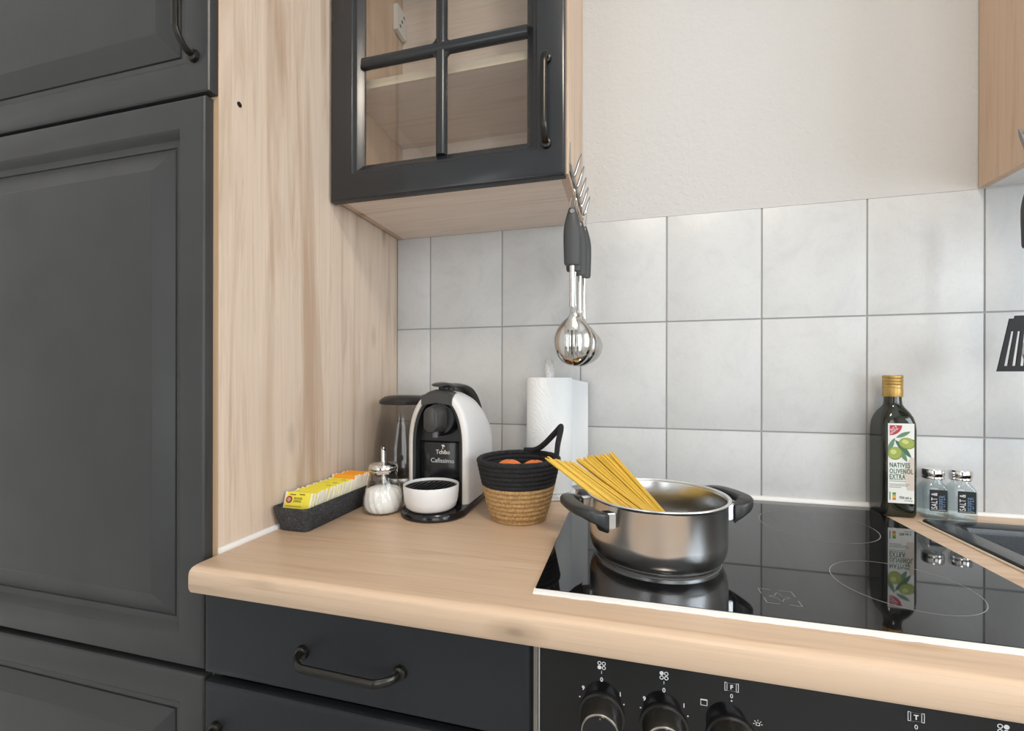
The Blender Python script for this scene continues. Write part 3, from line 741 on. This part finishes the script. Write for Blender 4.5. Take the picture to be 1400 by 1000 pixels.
# base plate
b = bmesh.new()
def base_outline(g, z):
    pts = []
    for k in range(25):
        a = PI + PI * k / 24; pts.append((MX + .007 + (.0665 + g) * math.cos(a), -.272 + (.0655 + g) * math.sin(a), z))
    pts += [(MX + .066 + g, -.10, z), (MX + .058 + g, -.062 + g, z), (MX - .058 - g, -.062 + g, z), (MX - .0595 - g, -.10, z)]
    return pts
loft(b, [base_outline(-.004, .9102), base_outline(0, .9125), base_outline(0, .9195), base_outline(-.003, .9235), base_outline(-.008, .9245)])
obj('base_plate', b, BLACKP, t, smooth=True)
# white shell
ys = [(-.246, .0630, 1.149), (-.243, .0660, 1.1525), (-.235, .0672, 1.1540), (-.20, .0672, 1.1555), (-.16, .0672, 1.1530), (-.12, .0672, 1.1440), (-.09, .067, 1.128), (-.072, .066, 1.112), (-.064, .063, 1.100)]
b = bmesh.new(); loft(b, [arch(hw, .9240, zt, y) for y, hw, zt in ys], False, True)
obj('housing', b, WHITEP, t, smooth=math.radians(50), label='white arched housing')
b = bmesh.new(); loft(b, [arch(.0630, .9240, 1.149, -.246), arch(.0600, .9240, 1.1455, -.2485), arch(.0565, .9240, 1.1420, -.2485), arch(.0550, .9240, 1.1405, -.2465)], False, False)
obj('front_rim', b, WHITEC, t, smooth=math.radians(50), label='cream white front rim')
b = bmesh.new(); loft(b, [arch(.0552, .9240, 1.1407, -.2468), arch(.0520, .9240, 1.1375, -.2475), arch(.0490, .9240, 1.1345, -.2460), arch(.0480, .9240, 1.1335, -.228), arch(.0480, .9240, 1.1335, -.222)], False, True)
tri_fill(b); obj('black_recess', b, BLACKM, t, smooth=math.radians(40))
# lower black front with lettering, slightly proud below the seam
b = bmesh.new(); rings = []
for z, d in ((.9245, 0), (1.046, 0), (1.0475, .0015), (1.0480, .004)):
    rings.append([(MX + .0475 * math.sin(a), -.2275 - .0065 * math.cos(a) + d, z) for a in [-PI / 2 + PI * i / 14 for i in range(15)]] + [(MX + .0475, -.2225, z), (MX - .0475, -.2225, z)])
loft(b, rings); fp = obj('front_panel', b, BLACKP, t, smooth=math.radians(40))
LET = mat('pale_gold_print', (.72, .66, .56), .35)
text('lettering', 'Tchibo', .0125, LET, fp, (MX + .0075, -.2342, 1.0225), align='CENTER', bold=.0001, sx=.9)
text('lettering', 'Cafissimo', .0130, mat('silver_print', (.62, .62, .62), .35), fp, (MX + .0065, -.2342, 1.0045), align='CENTER', sx=1.05)
b = bmesh.new(); bx, bz = MX + .0075, 1.0375
for dx, dz, rr in ((-.0014, .0028, .0016), (.0014, .0030, .0017), (.0030, .0014, .0015)):
    b.faces.new([b.verts.new((bx + dx + rr * math.cos(2 * PI * i / 14), -.2343, bz + dz + rr * math.sin(2 * PI * i / 14))) for i in range(14)])
tube(b, [(bx + .001, -.2343, bz + .002), (bx - .0008, -.2343, bz - .0005), (bx + .0006, -.2343, bz - .003), (bx - .0012, -.2343, bz - .0045)], .0007, 6)
obj('bean_logo', b, LET, fp)
# brew head
b = bmesh.new(); tube(b, [(MX + .006, -.224, 1.0970), (MX + .006, -.246, 1.0970), (MX + .006, -.252, 1.0970)], [.0365, .0350, .0320], 40); bh = obj('brew_head', b, BLACKP, t, smooth=True)
def stad(hw, hh, y, cx, cz, n=12):
    pts = []
    for k in range(n + 1): a = PI * k / n; pts.append((cx + hw * math.cos(a), y, cz + hh - hw + hw * math.sin(a)))
    for k in range(n + 1): a = PI + PI * k / n; pts.append((cx + hw * math.cos(a), y, cz - hh + hw + hw * math.sin(a)))
    return pts
b = bmesh.new(); hc = (MX + .0025, 1.0980)
loft(b, [stad(.0200, .0300, -.248, MX + .005, 1.0975), stad(.0190, .0285, -.262, MX + .004, 1.098), stad(.0150, .0255, -.283, *hc), stad(.0140, .0245, -.286, *hc), stad(.0120, .0225, -.2870, *hc)])
obj('spout_block', b, mat('dark_grey_plastic', (.040, .039, .038), .28), bh, smooth=math.radians(35))
b = bmesh.new(); tube(b, [(hc[0] + .004, -.270, 1.074), (hc[0] + .004, -.270, 1.062)], [.0065, .0055], 16); obj('nozzle', b, mat('grey_plastic', (.12, .12, .13), .35), bh, smooth=True)
# drip cup
CC = (MX + .0065, -.2880)
b = bmesh.new(); lathe(b, [(.030, .9250), (.0425, .9265), (.0485, .9315), (.0520, .9440), (.0537, .9600), (.0543, .9715), (.0538, .9732), (.0520, .9732), (.0512, .9715), (.0500, .955), (.046, .945)], CC, 64); dc = obj('drip_cup', b, WHITEP, t, smooth=True)
b = bmesh.new(); lathe(b, [(.0503, .962), (.0508, .9685), (.0475, .9685), (.0465, .9655)], CC, 56); 
for i in range(-4, 5):
    x = i * .0095; L = math.sqrt(max(.0, .0465 ** 2 - x * x)); quad_box(b, CC[0] + x - .0016, CC[0] + x + .0016, CC[1] - L, CC[1] + L, .9655, .9680)
obj('drip_grate', b, BLACKM, dc, smooth=math.radians(30))
# black top bridge and lever
b = bmesh.new(); rings = []
for y, dz in ((-.2515, -.012), (-.2518, -.002), (-.249, .0016), (-.240, .0022), (-.215, .0022), (-.205, .0015)):
    ring = []
    hwf = .0335 if y < -.23 else .0275
    for k in range(13):
        x = -hwf + 2 * hwf * k / 12; zz = 1.149 + dz + .0045 - .013 * (abs(x) / .0335) ** 2.2 + (.002 if y > -.245 else 0)
        ring.append((MX + x, y, zz))
    ring += [(MX + hwf * (1 - 2 * k / 12), y, 1.130 - .005 * (abs(1 - 2 * k / 12))) for k in range(13)]
    rings.append(ring)
loft(b, rings); tri_fill(b); obj('top_bridge', b, mat('dark_grey_plastic'), t, smooth=math.radians(35))
b = bmesh.new()
lv = smooth_path([(MX + .0, -.243, 1.1655), (MX, -.225, 1.1680), (MX + .002, -.20, 1.1660), (MX + .004, -.17, 1.1655), (MX + .005, -.14, 1.1625), (MX + .006, -.11, 1.1530), (MX + .008, -.085, 1.1360), (MX + .010, -.070, 1.1180), (MX + .011, -.062, 1.0980)], 5)
nl = len(lv); rad = [(.60 + .40 * math.sin(min(1, i / 5) * PI / 2)) * (.0175 if i < 10 else .0175 + .006 * min(1, (i - 10) / 14)) for i in range(nl)]
tube(b, lv, rad, 16, flat=(1.15, .27)); obj('lever', b, mat('dark_grey_plastic'), t, smooth=True)
b = bmesh.new(); quad_box(b, MX - .012, MX + .012, -.215, -.180, 1.150, 1.166, .003, 2); obj('hinge', b, BLACKP, t, smooth=True)

# --- paper towel
TX, TY = .4335, -.0690
t = thing('paper_towel_holder', 'white marble paper towel stand standing by the tiled wall', 'paper towel holder', (TX, TY, ZT))
mm, mnt, mb = nodes_of('white_marble')
mnt.links.new(ramp(mnt, noise(mnt, coords(mnt, (1, 1, 1)), 30, 6, .6, 2.5), [(.42, (.72, .72, .71)), (.50, (.50, .51, .52)), (.56, (.74, .74, .73))]), mb.inputs['Base Color']); mb.inputs['Roughness'].default_value = .25
b = bmesh.new(); lathe(b, [(.0585, .9102), (.0615, .9115), (.0620, .9150), (.0610, .9215), (.0585, .9235)], (TX, TY), 64); obj('base', b, mm, t, smooth=True)
b = bmesh.new(); lathe(b, [(.0108, .923), (.0108, 1.2235), (.0098, 1.2255), (.006, 1.2262)], (TX, TY), 32); obj('pole', b, mm, t, smooth=True)
pm, pnt, pb = nodes_of('embossed_tissue')
pb.inputs['Base Color'].default_value = (.86, .87, .87, 1); pb.inputs['Roughness'].default_value = .9
pw = N(pnt, 'ShaderNodeTexWave', wave_type='BANDS', bands_direction='DIAGONAL'); pw.inputs['Scale'].default_value = 85; pw.inputs['Distortion'].default_value = 14; pw.inputs['Detail'].default_value = 1; pw.inputs['Detail Scale'].default_value = .5
pnt.links.new(coords(pnt, (1, 1, .6)), pw.inputs['Vector']); bump(pnt, pb, pw.outputs['Fac'], .28, .0012)
t = thing('paper_towel_roll', 'white embossed paper towel roll with a loose sheet on the marble stand', 'paper towel', (TX, TY, .924))
b = bmesh.new(); lathe(b, [(.0185, .9242), (.0520, .9242), (.0528, .9255), (.0528, 1.1815), (.0520, 1.183), (.0185, 1.183), (.0180, 1.18), (.0180, .927), (.0185, .9242)], (TX, TY), 72, False, False); obj('roll', b, pm, t, smooth=True)
b = bmesh.new(); R1 = .0536; pth = []
for k in range(10): a = math.radians(75 - 45 * k / 9); pth.append((TX + R1 * math.cos(a), TY + R1 * math.sin(a)))
pth += [(TX + .0520, TY + .033), (TX + .0620, TY + .040), (TX + .0740, TY + .046), (TX + .0850, TY + .050)]
rings = [[(x, y, .9265), (x, y, 1.1815 - .010 * max(0, i - 9) / 4), (x - .0003, y + .0006, 1.1815 - .010 * max(0, i - 9) / 4), (x - .0003, y + .0006, .9265)] for i, (x, y) in enumerate(pth)]
loft(b, rings); obj('loose_sheet', b, mat('plain_tissue', (.74, .75, .76), .9), t, smooth=math.radians(60))

# --- rope basket with orange things inside
BX, BY = .4055, -.2560
t = thing('rope_basket', 'small coiled rope basket with black top and natural jute bottom', 'basket', (BX, BY, ZT))
def rope(name, c1, c2):
    m, nt, bb = nodes_of(name)
    wv = N(nt, 'ShaderNodeTexNoise'); wv.inputs['Scale'].default_value = 260; wv.inputs['Detail'].default_value = 3
    nt.links.new(coords(nt, (1, 1, .55)), wv.inputs['Vector'])
    nt.links.new(ramp(nt, wv.outputs['Fac'], [(.35, c2), (.65, c1)]), bb.inputs['Base Color']); bb.inputs['Roughness'].default_value = .9
    bump(nt, bb, wv.outputs['Fac'], .9, .0015); return m
JUTE = rope('natural_jute_rope', (.56, .36, .16), (.36, .21, .085)); BROPE = rope('black_cotton_rope', (.020, .020, .023), (.007, .007, .009))
def torus(c, R, z, r, n=56, k=10, wob=0):
    bm = bmesh.new(); rings = []
    for i in range(n + 1):
        a = 2 * PI * i / n; rr = r * (1 + .05 * math.cos(24 * a))
        rings.append([(c[0] + (R + rr * math.cos(2 * PI * j / k)) * math.cos(a), c[1] + (R + rr * math.cos(2 * PI * j / k)) * math.sin(a), z + rr * 1.06 * math.sin(2 * PI * j / k) + wob * math.cos(a - .6)) for j in range(k)])
    loft(bm, rings, False, False); bmesh.ops.remove_doubles(bm, verts=bm.verts, dist=1e-6); return bm
nc = 14; zb0, zb1 = .9165, 1.0240
for i in range(nc):
    u = i / (nc - 1); z = zb0 + (zb1 - zb0) * u
    R = .0500 + (.0765 - .0500) * (u ** .85) + (.0 if i else -.003)
    obj('rope_coil', torus((BX, BY), R, z, .0052, wob=.0015 * u), JUTE if i < 8 else BROPE, t, smooth=True)
b = bmesh.new(); lathe(b, [(.052, .9105), (.054, .914), (.050, .918)], (BX, BY), 40); obj('base_disc', b, JUTE, t, smooth=True)
b = bmesh.new(); tube(b, smooth_path([(.3990, -.1790, 1.0290), (.4190, -.1830, 1.0305), (.4330, -.1930, 1.0365), (.4490, -.2050, 1.0495), (.4705, -.2220, 1.0715), (.4830, -.2330, 1.0850), (.4862, -.2375, 1.0865), (.4858, -.2420, 1.0800), (.4815, -.2500, 1.0560), (.4800, -.2570, 1.0330), (.4790, -.2650, 1.0150)], 5), .0050, 10, flat=(1, 1.2)); obj('loop_handle', b, BROPE, t, smooth=True)
om, ont, ob = nodes_of('orange_peel'); ob.inputs['Base Color'].default_value = (.80, .20, .04, 1); ob.inputs['Roughness'].default_value = .42
bump(ont, ob, noise(ont, coords(ont, (1, 1, 1)), 420, 2), .5, .001)
for (dx, dy, z, r, lab) in ((-.018, .000, .9945, .0300, 'orange round fruit on the left inside the rope basket below the coffee machine'), (.030, .012, .9950, .0285, 'orange round fruit lying below the loop handle inside the rope basket'), (.004, -.004, .9430, .0240, 'orange round fruit at the bottom of the rope basket')):
    b = bmesh.new(); lathe(b, [(max(.0004, r * 1.04 * math.sin(PI * k / 18)), z - r * .93 * math.cos(PI * k / 18) - (.0012 * math.exp(-((18 - k) / 1.2) ** 2))) for k in range(19)], (BX + dx, BY + dy), 28)
    t2 = thing('orange_fruit', lab, 'fruit', (BX + dx, BY + dy, z - r)); obj('peel', b, om, t2, smooth=True)
    b = bmesh.new(); tube(b, [(BX + dx, BY + dy, z + r * .93 - .0015), (BX + dx, BY + dy, z + r * .93 + .0004)], [.0020, .0014], 8); obj('stem_end', b, mat('green_brown_stem', (.12, .12, .03), .8), t2, smooth=True)

# ================================================================== pot with spaghetti
PX, PY = .6520, -.3850
t = thing('cooking_pot', 'brushed steel cooking pot with black side handles standing on the hob', 'pot', (PX, PY, HZ))
b = bmesh.new(); lathe(b, [(.086, .9142), (.0895, .9148), (.0900, .9165), (.0900, .9190), (.0905, .9200), (.0940, .9240), (.0972, .9310), (.0990, .9400), (.0995, .9500), (.0995, 1.0010), (.1005, 1.0030), (.1025, 1.0045), (.1028, 1.0058), (.1015, 1.0062), (.0990, 1.0045), (.0978, 1.0010), (.0978, .9500), (.0965, .9350), (.0925, .9240), (.0870, .9200), (.03, .9195)], (PX, PY), 128, True, True)
obj('body', b, BRUSHED, t, smooth=math.radians(50))
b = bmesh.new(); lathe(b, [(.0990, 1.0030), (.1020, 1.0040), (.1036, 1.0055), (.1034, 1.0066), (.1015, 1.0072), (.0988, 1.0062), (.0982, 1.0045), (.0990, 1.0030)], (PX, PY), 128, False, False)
obj('rim', b, mat('rim_highlight_steel', (.82, .82, .81), .3, 1), t, smooth=True)  # lighter steel than the body puts the rim's highlight into its colour
def pot_handle(ang):
    d = Vector((math.cos(ang), math.sin(ang), 0)); s = Vector((-d.y, d.x, 0)); C0 = Vector((PX, PY, 0))
    def W(r, q, z): return C0 + d * r + s * q + Vector((0, 0, z))
    zc = .9945
    path = smooth_path([W(.1035, -.0400, zc - .0055), W(.1105, -.0425, zc - .003), W(.1215, -.0405, zc + .0005), W(.1315, -.0290, zc + .002), W(.1345, -.010, zc + .0025), W(.1345, .010, zc + .0025), W(.1315, .0290, zc + .002), W(.1215, .0405, zc + .0005), W(.1105, .0425, zc - .003), W(.1035, .0400, zc - .0055)], 5)
    n = len(path); rd = []
    for i in range(n): e = min(i, n - 1 - i) / (n / 2); rd.append(.0090 + .0035 * (1 - e) ** 2)
    bm = bmesh.new(); rings = []
    # rounded-rectangle section swept along the path: broad on top, deep at the ends
    for i, p in enumerate(path):
        tt = (path[min(i + 1, n - 1)] - path[max(i - 1, 0)]).normalized(); sd = tt.cross(Vector((0, 0, 1))).normalized()
        e = min(i, n - 1 - i) / (n / 2); hw = .0108; hh = .0062 + .0075 * max(0, 1 - e * 1.7)
        rings.append([p + sd * (x) + Vector((0, 0, z - max(0, hh - .0062))) for x, z in rrect(0, 0, hw, hh, .0042, 3)])
    loft(bm, rings); h = obj('handle', bm, BAKELITE, t, smooth=math.radians(45))
    for q in (-.0395, .0395):
        bm = bmesh.new(); a = [W(.0965 if abs(r) < 1 else r, qq, z) for r, qq, z in ()]
        cr = .0925; pts = []
        for (r0_, r1_) in ((.0885, .1045),):
            lo, hi = zc - .0215, zc + .0005
            rq = lambda v: math.sqrt(.0990 ** 2 - v * v)
            rings = [[W(rq(q - .0075), q - .0075, z), W(rq(q + .0075), q + .0075, z), W(r1_, q + .0075, z), W(r1_, q - .0075, z)] for z in (lo, hi)]
            loft(bm, rings)
        bmesh.ops.bevel(bm, geom=list(bm.edges), offset=.0012, segments=2, affect='EDGES'); obj('bracket', bm, CHROME, h, smooth=True)
pot_handle(math.radians(207)); pot_handle(math.radians(27))

PASTA = mat('spaghetti', (.76, .50, .075), .38, 0, Subsurface_Weight=.0)
b = bmesh.new(); lathe(b, [(.00110, 0), (.00110, .25)], (0, 0), 7)
sp0 = obj('spaghetti_strand', b, PASTA, None, smooth=True); me = sp0.data; bpy.data.objects.remove(sp0)
rnd = random.Random(11)
def strands(n, tips, lows, label, group, thick):
    for i in range(n):
        u = rnd.random(); v = rnd.gauss(0, 1) * .5; v = max(-1, min(1, v))
        def lerp(A, u_): 
            f = u_ * (len(A) - 1); k = min(int(f), len(A) - 2); return Vector(A[k]).lerp(Vector(A[k + 1]), f - k)
        T = lerp(tips, u); B = lerp(lows, u)
        off = Vector((rnd.uniform(-1, 1), rnd.uniform(-1, 1), v * 1.6)) * thick
        d = (T - B).normalized(); 
        Bp = B + off * .9; Tp = T + off; d = (Tp - Bp).normalized()
        L = .25; base = Tp - d * (L + rnd.uniform(-.005, .005))
        o = bpy.data.objects.new('spaghetti_strand', me); COL.objects.link(o); o.location = base
        o.rotation_mode = 'QUATERNION'; o.rotation_quaternion = Vector((0, 0, 1)).rotation_difference(d)
        tag(o, label, 'spaghetti', group)
strands(125, [(.4817, -.368, 1.0450), (.5031, -.348, 1.0385), (.5212, -.324, 1.0310)], [(.6823, -.4653, .9290), (.7017, -.4565, .9290), (.7223, -.4356, .9290)], 'dry yellow spaghetti strand of the flatter left bundle in the pot', 'left spaghetti bundle', .0026)
strands(150, [(.5258, -.320, 1.0350), (.5550, -.272, 1.0370), (.5855, -.248, 1.0390)], [(.7189, -.4412, .9290), (.7110, -.4390, .9290), (.7130, -.4338, .9290)], 'dry yellow spaghetti strand of the steeper right bundle in the pot', 'right spaghetti bundle', .0032)

# ================================================================== oil bottle and shakers
OXc, OYc = 1.1265, -.0355
t = thing('olive_oil_bottle', 'dark green square olive oil bottle with gold cap beside the hob', 'bottle', (OXc, OYc, ZT))
b = bmesh.new(); H = .0295; rings = []
for z, hw, r in ((.9102, .0245, .010), (.9110, .0272, .011), (.9150, .0293, .012), (.925, .0297, .012), (1.080, .0297, .012), (1.095, .0290, .013), (1.106, .0268, .0145), (1.116, .0228, .0155), (1.124, .0178, .0150), (1.130, .0150, .0142), (1.138, .0143, .0141), (1.150, .0142, .0141)):
    rings.append([(x, y, z) for x, y in rrect(OXc, OYc, hw, hw, r, 6)])
loft(b, rings); body = obj('glass_body', b, GLASS_O, t, smooth=math.radians(50))
b = bmesh.new(); GOLD = mat('brushed_gold_cap', (.55, .36, .12), .38, .75)
lathe(b, [(.0160, 1.1455), (.0164, 1.147), (.0164, 1.161), (.0157, 1.162), (.0157, 1.1635), (.0165, 1.1645), (.0165, 1.168), (.0157, 1.169), (.0165, 1.171), (.0165, 1.174), (.0158, 1.175), (.0165, 1.177), (.0165, 1.180), (.0158, 1.181), (.0165, 1.183), (.0165, 1.187), (.0155, 1.1885)], (OXc, OYc), 40); obj('cap', b, GOLD, t, smooth=math.radians(30), label='ridged gold screw cap')
LY = OYc - .0297
lx0, lx1, lz0, lz1 = 1.1045, 1.1475, .9385, 1.0940
b = box(lx0, lx1, LY - .0002, LY + .0004, lz0, lz1)
lab = obj('paper_label', b, mat('label_paper', (.74, .74, .71), .45), t, label='printed label with green olives')
def flat(name, pts, m, dy=.0004): b = bmesh.new(); b.faces.new([b.verts.new((x, LY - dy, z)) for x, z in pts]); return obj(name, b, m, lab)
lw = lx1 - lx0; LXm = lambda u: lx0 + lw * u
flat('beige_field', [(LXm(.0), .9640), (LXm(1), .9640), (LXm(1), 1.028), (LXm(0), 1.028)], mat('beige_print', (.60, .52, .45), .5), .0003)
flat('white_field', [(LXm(.0), .9640), (LXm(.72), .9640), (LXm(.55), 1.000), (LXm(.85), 1.028), (LXm(0), 1.028)], mat('label_paper'), .00035)
# red quarter emblem
q = [(LXm(.06), 1.0905)] + [(LXm(.06) + .0205 * math.sin(PI / 2 * k / 10), 1.0905 - .0205 * math.cos(PI / 2 * k / 10)) for k in range(11)]
q = [(LXm(.06), 1.0905), (LXm(.06) + .0205, 1.0905)] + [(LXm(.06) + .0205 * math.cos(PI / 2 * k / 10), 1.0905 - .0200 * math.sin(PI / 2 * k / 10)) for k in range(1, 11)]
flat('emblem', q, mat('crimson_print', (.42, .015, .035), .45))
text('lettering', 'GUT &', .0052, PRINT_W, lab, (LXm(.11), LY - .0006, 1.0788), rot=(PI / 2, -math.radians(42), 0), sx=.85, bold=.0001)
text('lettering', 'GÜNSTIG', .0046, PRINT_W, lab, (LXm(.105), LY - .0006, 1.0722), rot=(PI / 2, -math.radians(42), 0), sx=.85, bold=.0001)
# leaves and olives
LEAF1 = mat('dark_leaf_print', (.045, .13, .07), .5); LEAF2 = mat('mid_leaf_print', (.11, .22, .12), .5)
def leaf(x, z, L, wd, ang, m, dy):
    pts = []
    for k in range(9): u = k / 8; pts.append((u * L, wd * math.sin(PI * u) ** .8))
    for k in range(7, 0, -1): u = k / 8; pts.append((u * L, -wd * math.sin(PI * u) ** .8))
    ca, sa = math.cos(ang), math.sin(ang)
    P = [(min(lx1, max(lx0, x + a * ca - c * sa)), z + a * sa + c * ca) for a, c in pts]
    flat('leaf', P, m, dy)
leaf(LXm(.30), 1.0660, .027, .0038, math.radians(28), LEAF2, .0005); leaf(LXm(.26), 1.062, .044, .0050, math.radians(-52), LEAF1, .0005)
leaf(LXm(.22), 1.064, .028, .0040, math.radians(-110), LEAF2, .0006); leaf(LXm(.40), 1.046, .030, .0042, math.radians(-62), LEAF2, .00055)
leaf(LXm(.45), 1.058, .026, .0040, math.radians(8), LEAF1, .00055); leaf(LXm(.02), 1.046, .022, .003, math.radians(62), LEAF1, .00055)
OL1 = mat('olive_green_print', (.30, .36, .06), .4); OL2 = mat('olive_light_print', (.52, .58, .20), .4); OL3 = mat('olive_dark_print', (.18, .24, .035), .4)
def ell(nm, cx, cz, a, c, rot, m, dy):
    P = []
    for k in range(28):
        x, z = a * math.cos(2 * PI * k / 28), c * math.sin(2 * PI * k / 28)
        P.append((min(lx1, cx + x * math.cos(rot) - z * math.sin(rot)), cz + x * math.sin(rot) + z * math.cos(rot)))
    flat(nm, P, m, dy)
for cx, cz, a, c, ro in ((LXm(.72), 1.0555, .0135, .0110, -.3), (LXm(.27), 1.0355, .0118, .0128, -.2)):
    ell('olive', cx, cz, a, c, ro, OL3, .0007); ell('olive', cx - .0006, cz + .0007, a * .90, c * .90, ro, OL1, .0008); ell('olive_highlight', cx - .003, cz + .003, a * .42, c * .36, ro, OL2, .0009)
INK = mat('dark_green_ink', (.05, .13, .085), .5)
for s_, z in (('NATIVES', 1.0085), ('OLIVENÖL', .9965), ('EXTRA', .9858)):
    text('lettering', s_, .0128, INK, lab, (LXm(.05), LY - .0006, z), sx={'NATIVES': .62, 'OLIVENÖL': .575, 'EXTRA': .60}[s_], bold=.0003, gap=1.14)
for z, u1 in ((.9838, .62), (.9805, .66), (.9748, .82), (.9718, .76), (.9688, .50)):
    flat('small_print', [(LXm(.05), z), (LXm(u1), z), (LXm(u1), z + .0013), (LXm(.05), z + .0013)], mat('faded_green_ink', (.20, .27, .22), .5), .0005)
flat('small_print', [(LXm(.62), .9435), (LXm(.94), .9435), (LXm(.94), .9448), (LXm(.62), .9448)], mat('faded_green_ink'), .0005)
flat('small_print', [(LXm(.05), .9445), (LXm(.10), .9445), (LXm(.10), .9600), (LXm(.05), .9600)], mat('faded_green_ink'), .0005)
text('lettering', '750 ml e', .0066, INK, lab, (LXm(.42), LY - .0006, .9475), sx=.86, bold=.0001)
for i, c in enumerate(((.03, .22, .08), (.30, .42, .06), (.62, .45, .04), (.60, .10, .03))):
    flat('score_bar', [(LXm(.17), .9590 - .0036 * i), (LXm(.30), .9590 - .0036 * i), (LXm(.30), .9554 - .0036 * i), (LXm(.17), .9554 - .0036 * i)], mat('score_%d' % i, c, .5))

def shaker(cx, cy, rz, label):
    t = thing('salt_shaker', label, 'shaker', (cx, cy, ZT), rz)
    b = bmesh.new(); rings = []
    for z, hw, r in ((.0004, .0165, .003), (.0010, .0178, .004), (.004, .0185, .0045), (.052, .0185, .0045), (.060, .0178, .006), (.067, .0150, .009), (.071, .0138, .0125), (.078, .0136, .0134)):
        rings.append([(x, y, z) for x, y in rrect(0, 0, hw, hw, r, 5)])
    loft(b, rings, True, False); obj('glass_jar', b, GLASS, t, smooth=math.radians(50), local=True)
    b = bmesh.new(); loft(b, [[(x, y, z) for x, y in rrect(0, 0, hw, hw, r, 5)] for z, hw, r in ((.0008, .0160, .003), (.005, .0168, .004), (.0055, .0160, .004))]); obj('thick_bottom', b, GLASS, t, smooth=True, local=True)
    b = bmesh.new(); lathe(b, [(.0150, .0765), (.0168, .0770), (.0172, .0795), (.0163, .0815), (.0172, .0835), (.0172, .0930), (.0160, .0952), (.010, .0958)], (0, 0), 40); obj('lid', b, CHROME, t, smooth=True, local=True)
    y = -.0188; b = bmesh.new(); plate_xz(b, [(x, z) for x, z in rrect(.001, .0375, .0135, .0205, .0015, 3)], y - .0002, y + .0002)
    lb = obj('label_plate', b, mat('black_label', (.010, .012, .014), .35), t, local=True, label='black label with white lettering'); LOC[lb.name] = Vector()
    text('lettering', 'SALT &', .0128, PRINT_W, lb, (-.0012, y - .0004, .0210), rot=(PI / 2, -PI / 2, 0), sx=.72, bold=.0001, gap=1.1)
    text('lettering', 'PEPPER', .0128, mat('pale_blue_print', (.16, .27, .42), .5), lb, (.0105, y - .0004, .0210), rot=(PI / 2, -PI / 2, 0), sx=.60, gap=1.14)
    b = bmesh.new(); quad_box(b, -.0105, .0125, y - .0005, y - .0003, .0190, .0196); obj('printed_line', b, PRINT_W, lb, local=True)
    return t
shaker(1.1880, -.0450, -.10, 'clear glass shaker with black label next to the olive oil bottle')
shaker(1.2315, -.0465, -.10, 'clear glass shaker with black label farther from the olive oil bottle')

# ================================================================== warm ceiling lamp of the room (behind the camera)
LX, LYc = .95, -1.35
t = thing('ceiling_lamp', 'round white ceiling lamp with warm light', 'lamp', (LX, LYc, ZC))
b = bmesh.new(); lathe(b, [(.21, ZC - .001), (.21, ZC - .02), (.20, ZC - .025)], (LX, LYc), 40); obj('lamp_base', b, mat('white_board'), t, smooth=True)
lm = bpy.data.materials.new('lamp_shade_glow'); lm.use_nodes = True; lb_ = lm.node_tree.nodes['Principled BSDF']; lb_.inputs['Emission Color'].default_value = (1, .88, .74, 1); lb_.inputs['Emission Strength'].default_value = 44
b = bmesh.new(); lathe(b, [(.198, ZC - .025), (.19, ZC - .05), (.14, ZC - .075), (.03, ZC - .085)], (LX, LYc), 40); obj('lamp_shade', b, lm, t, smooth=True)
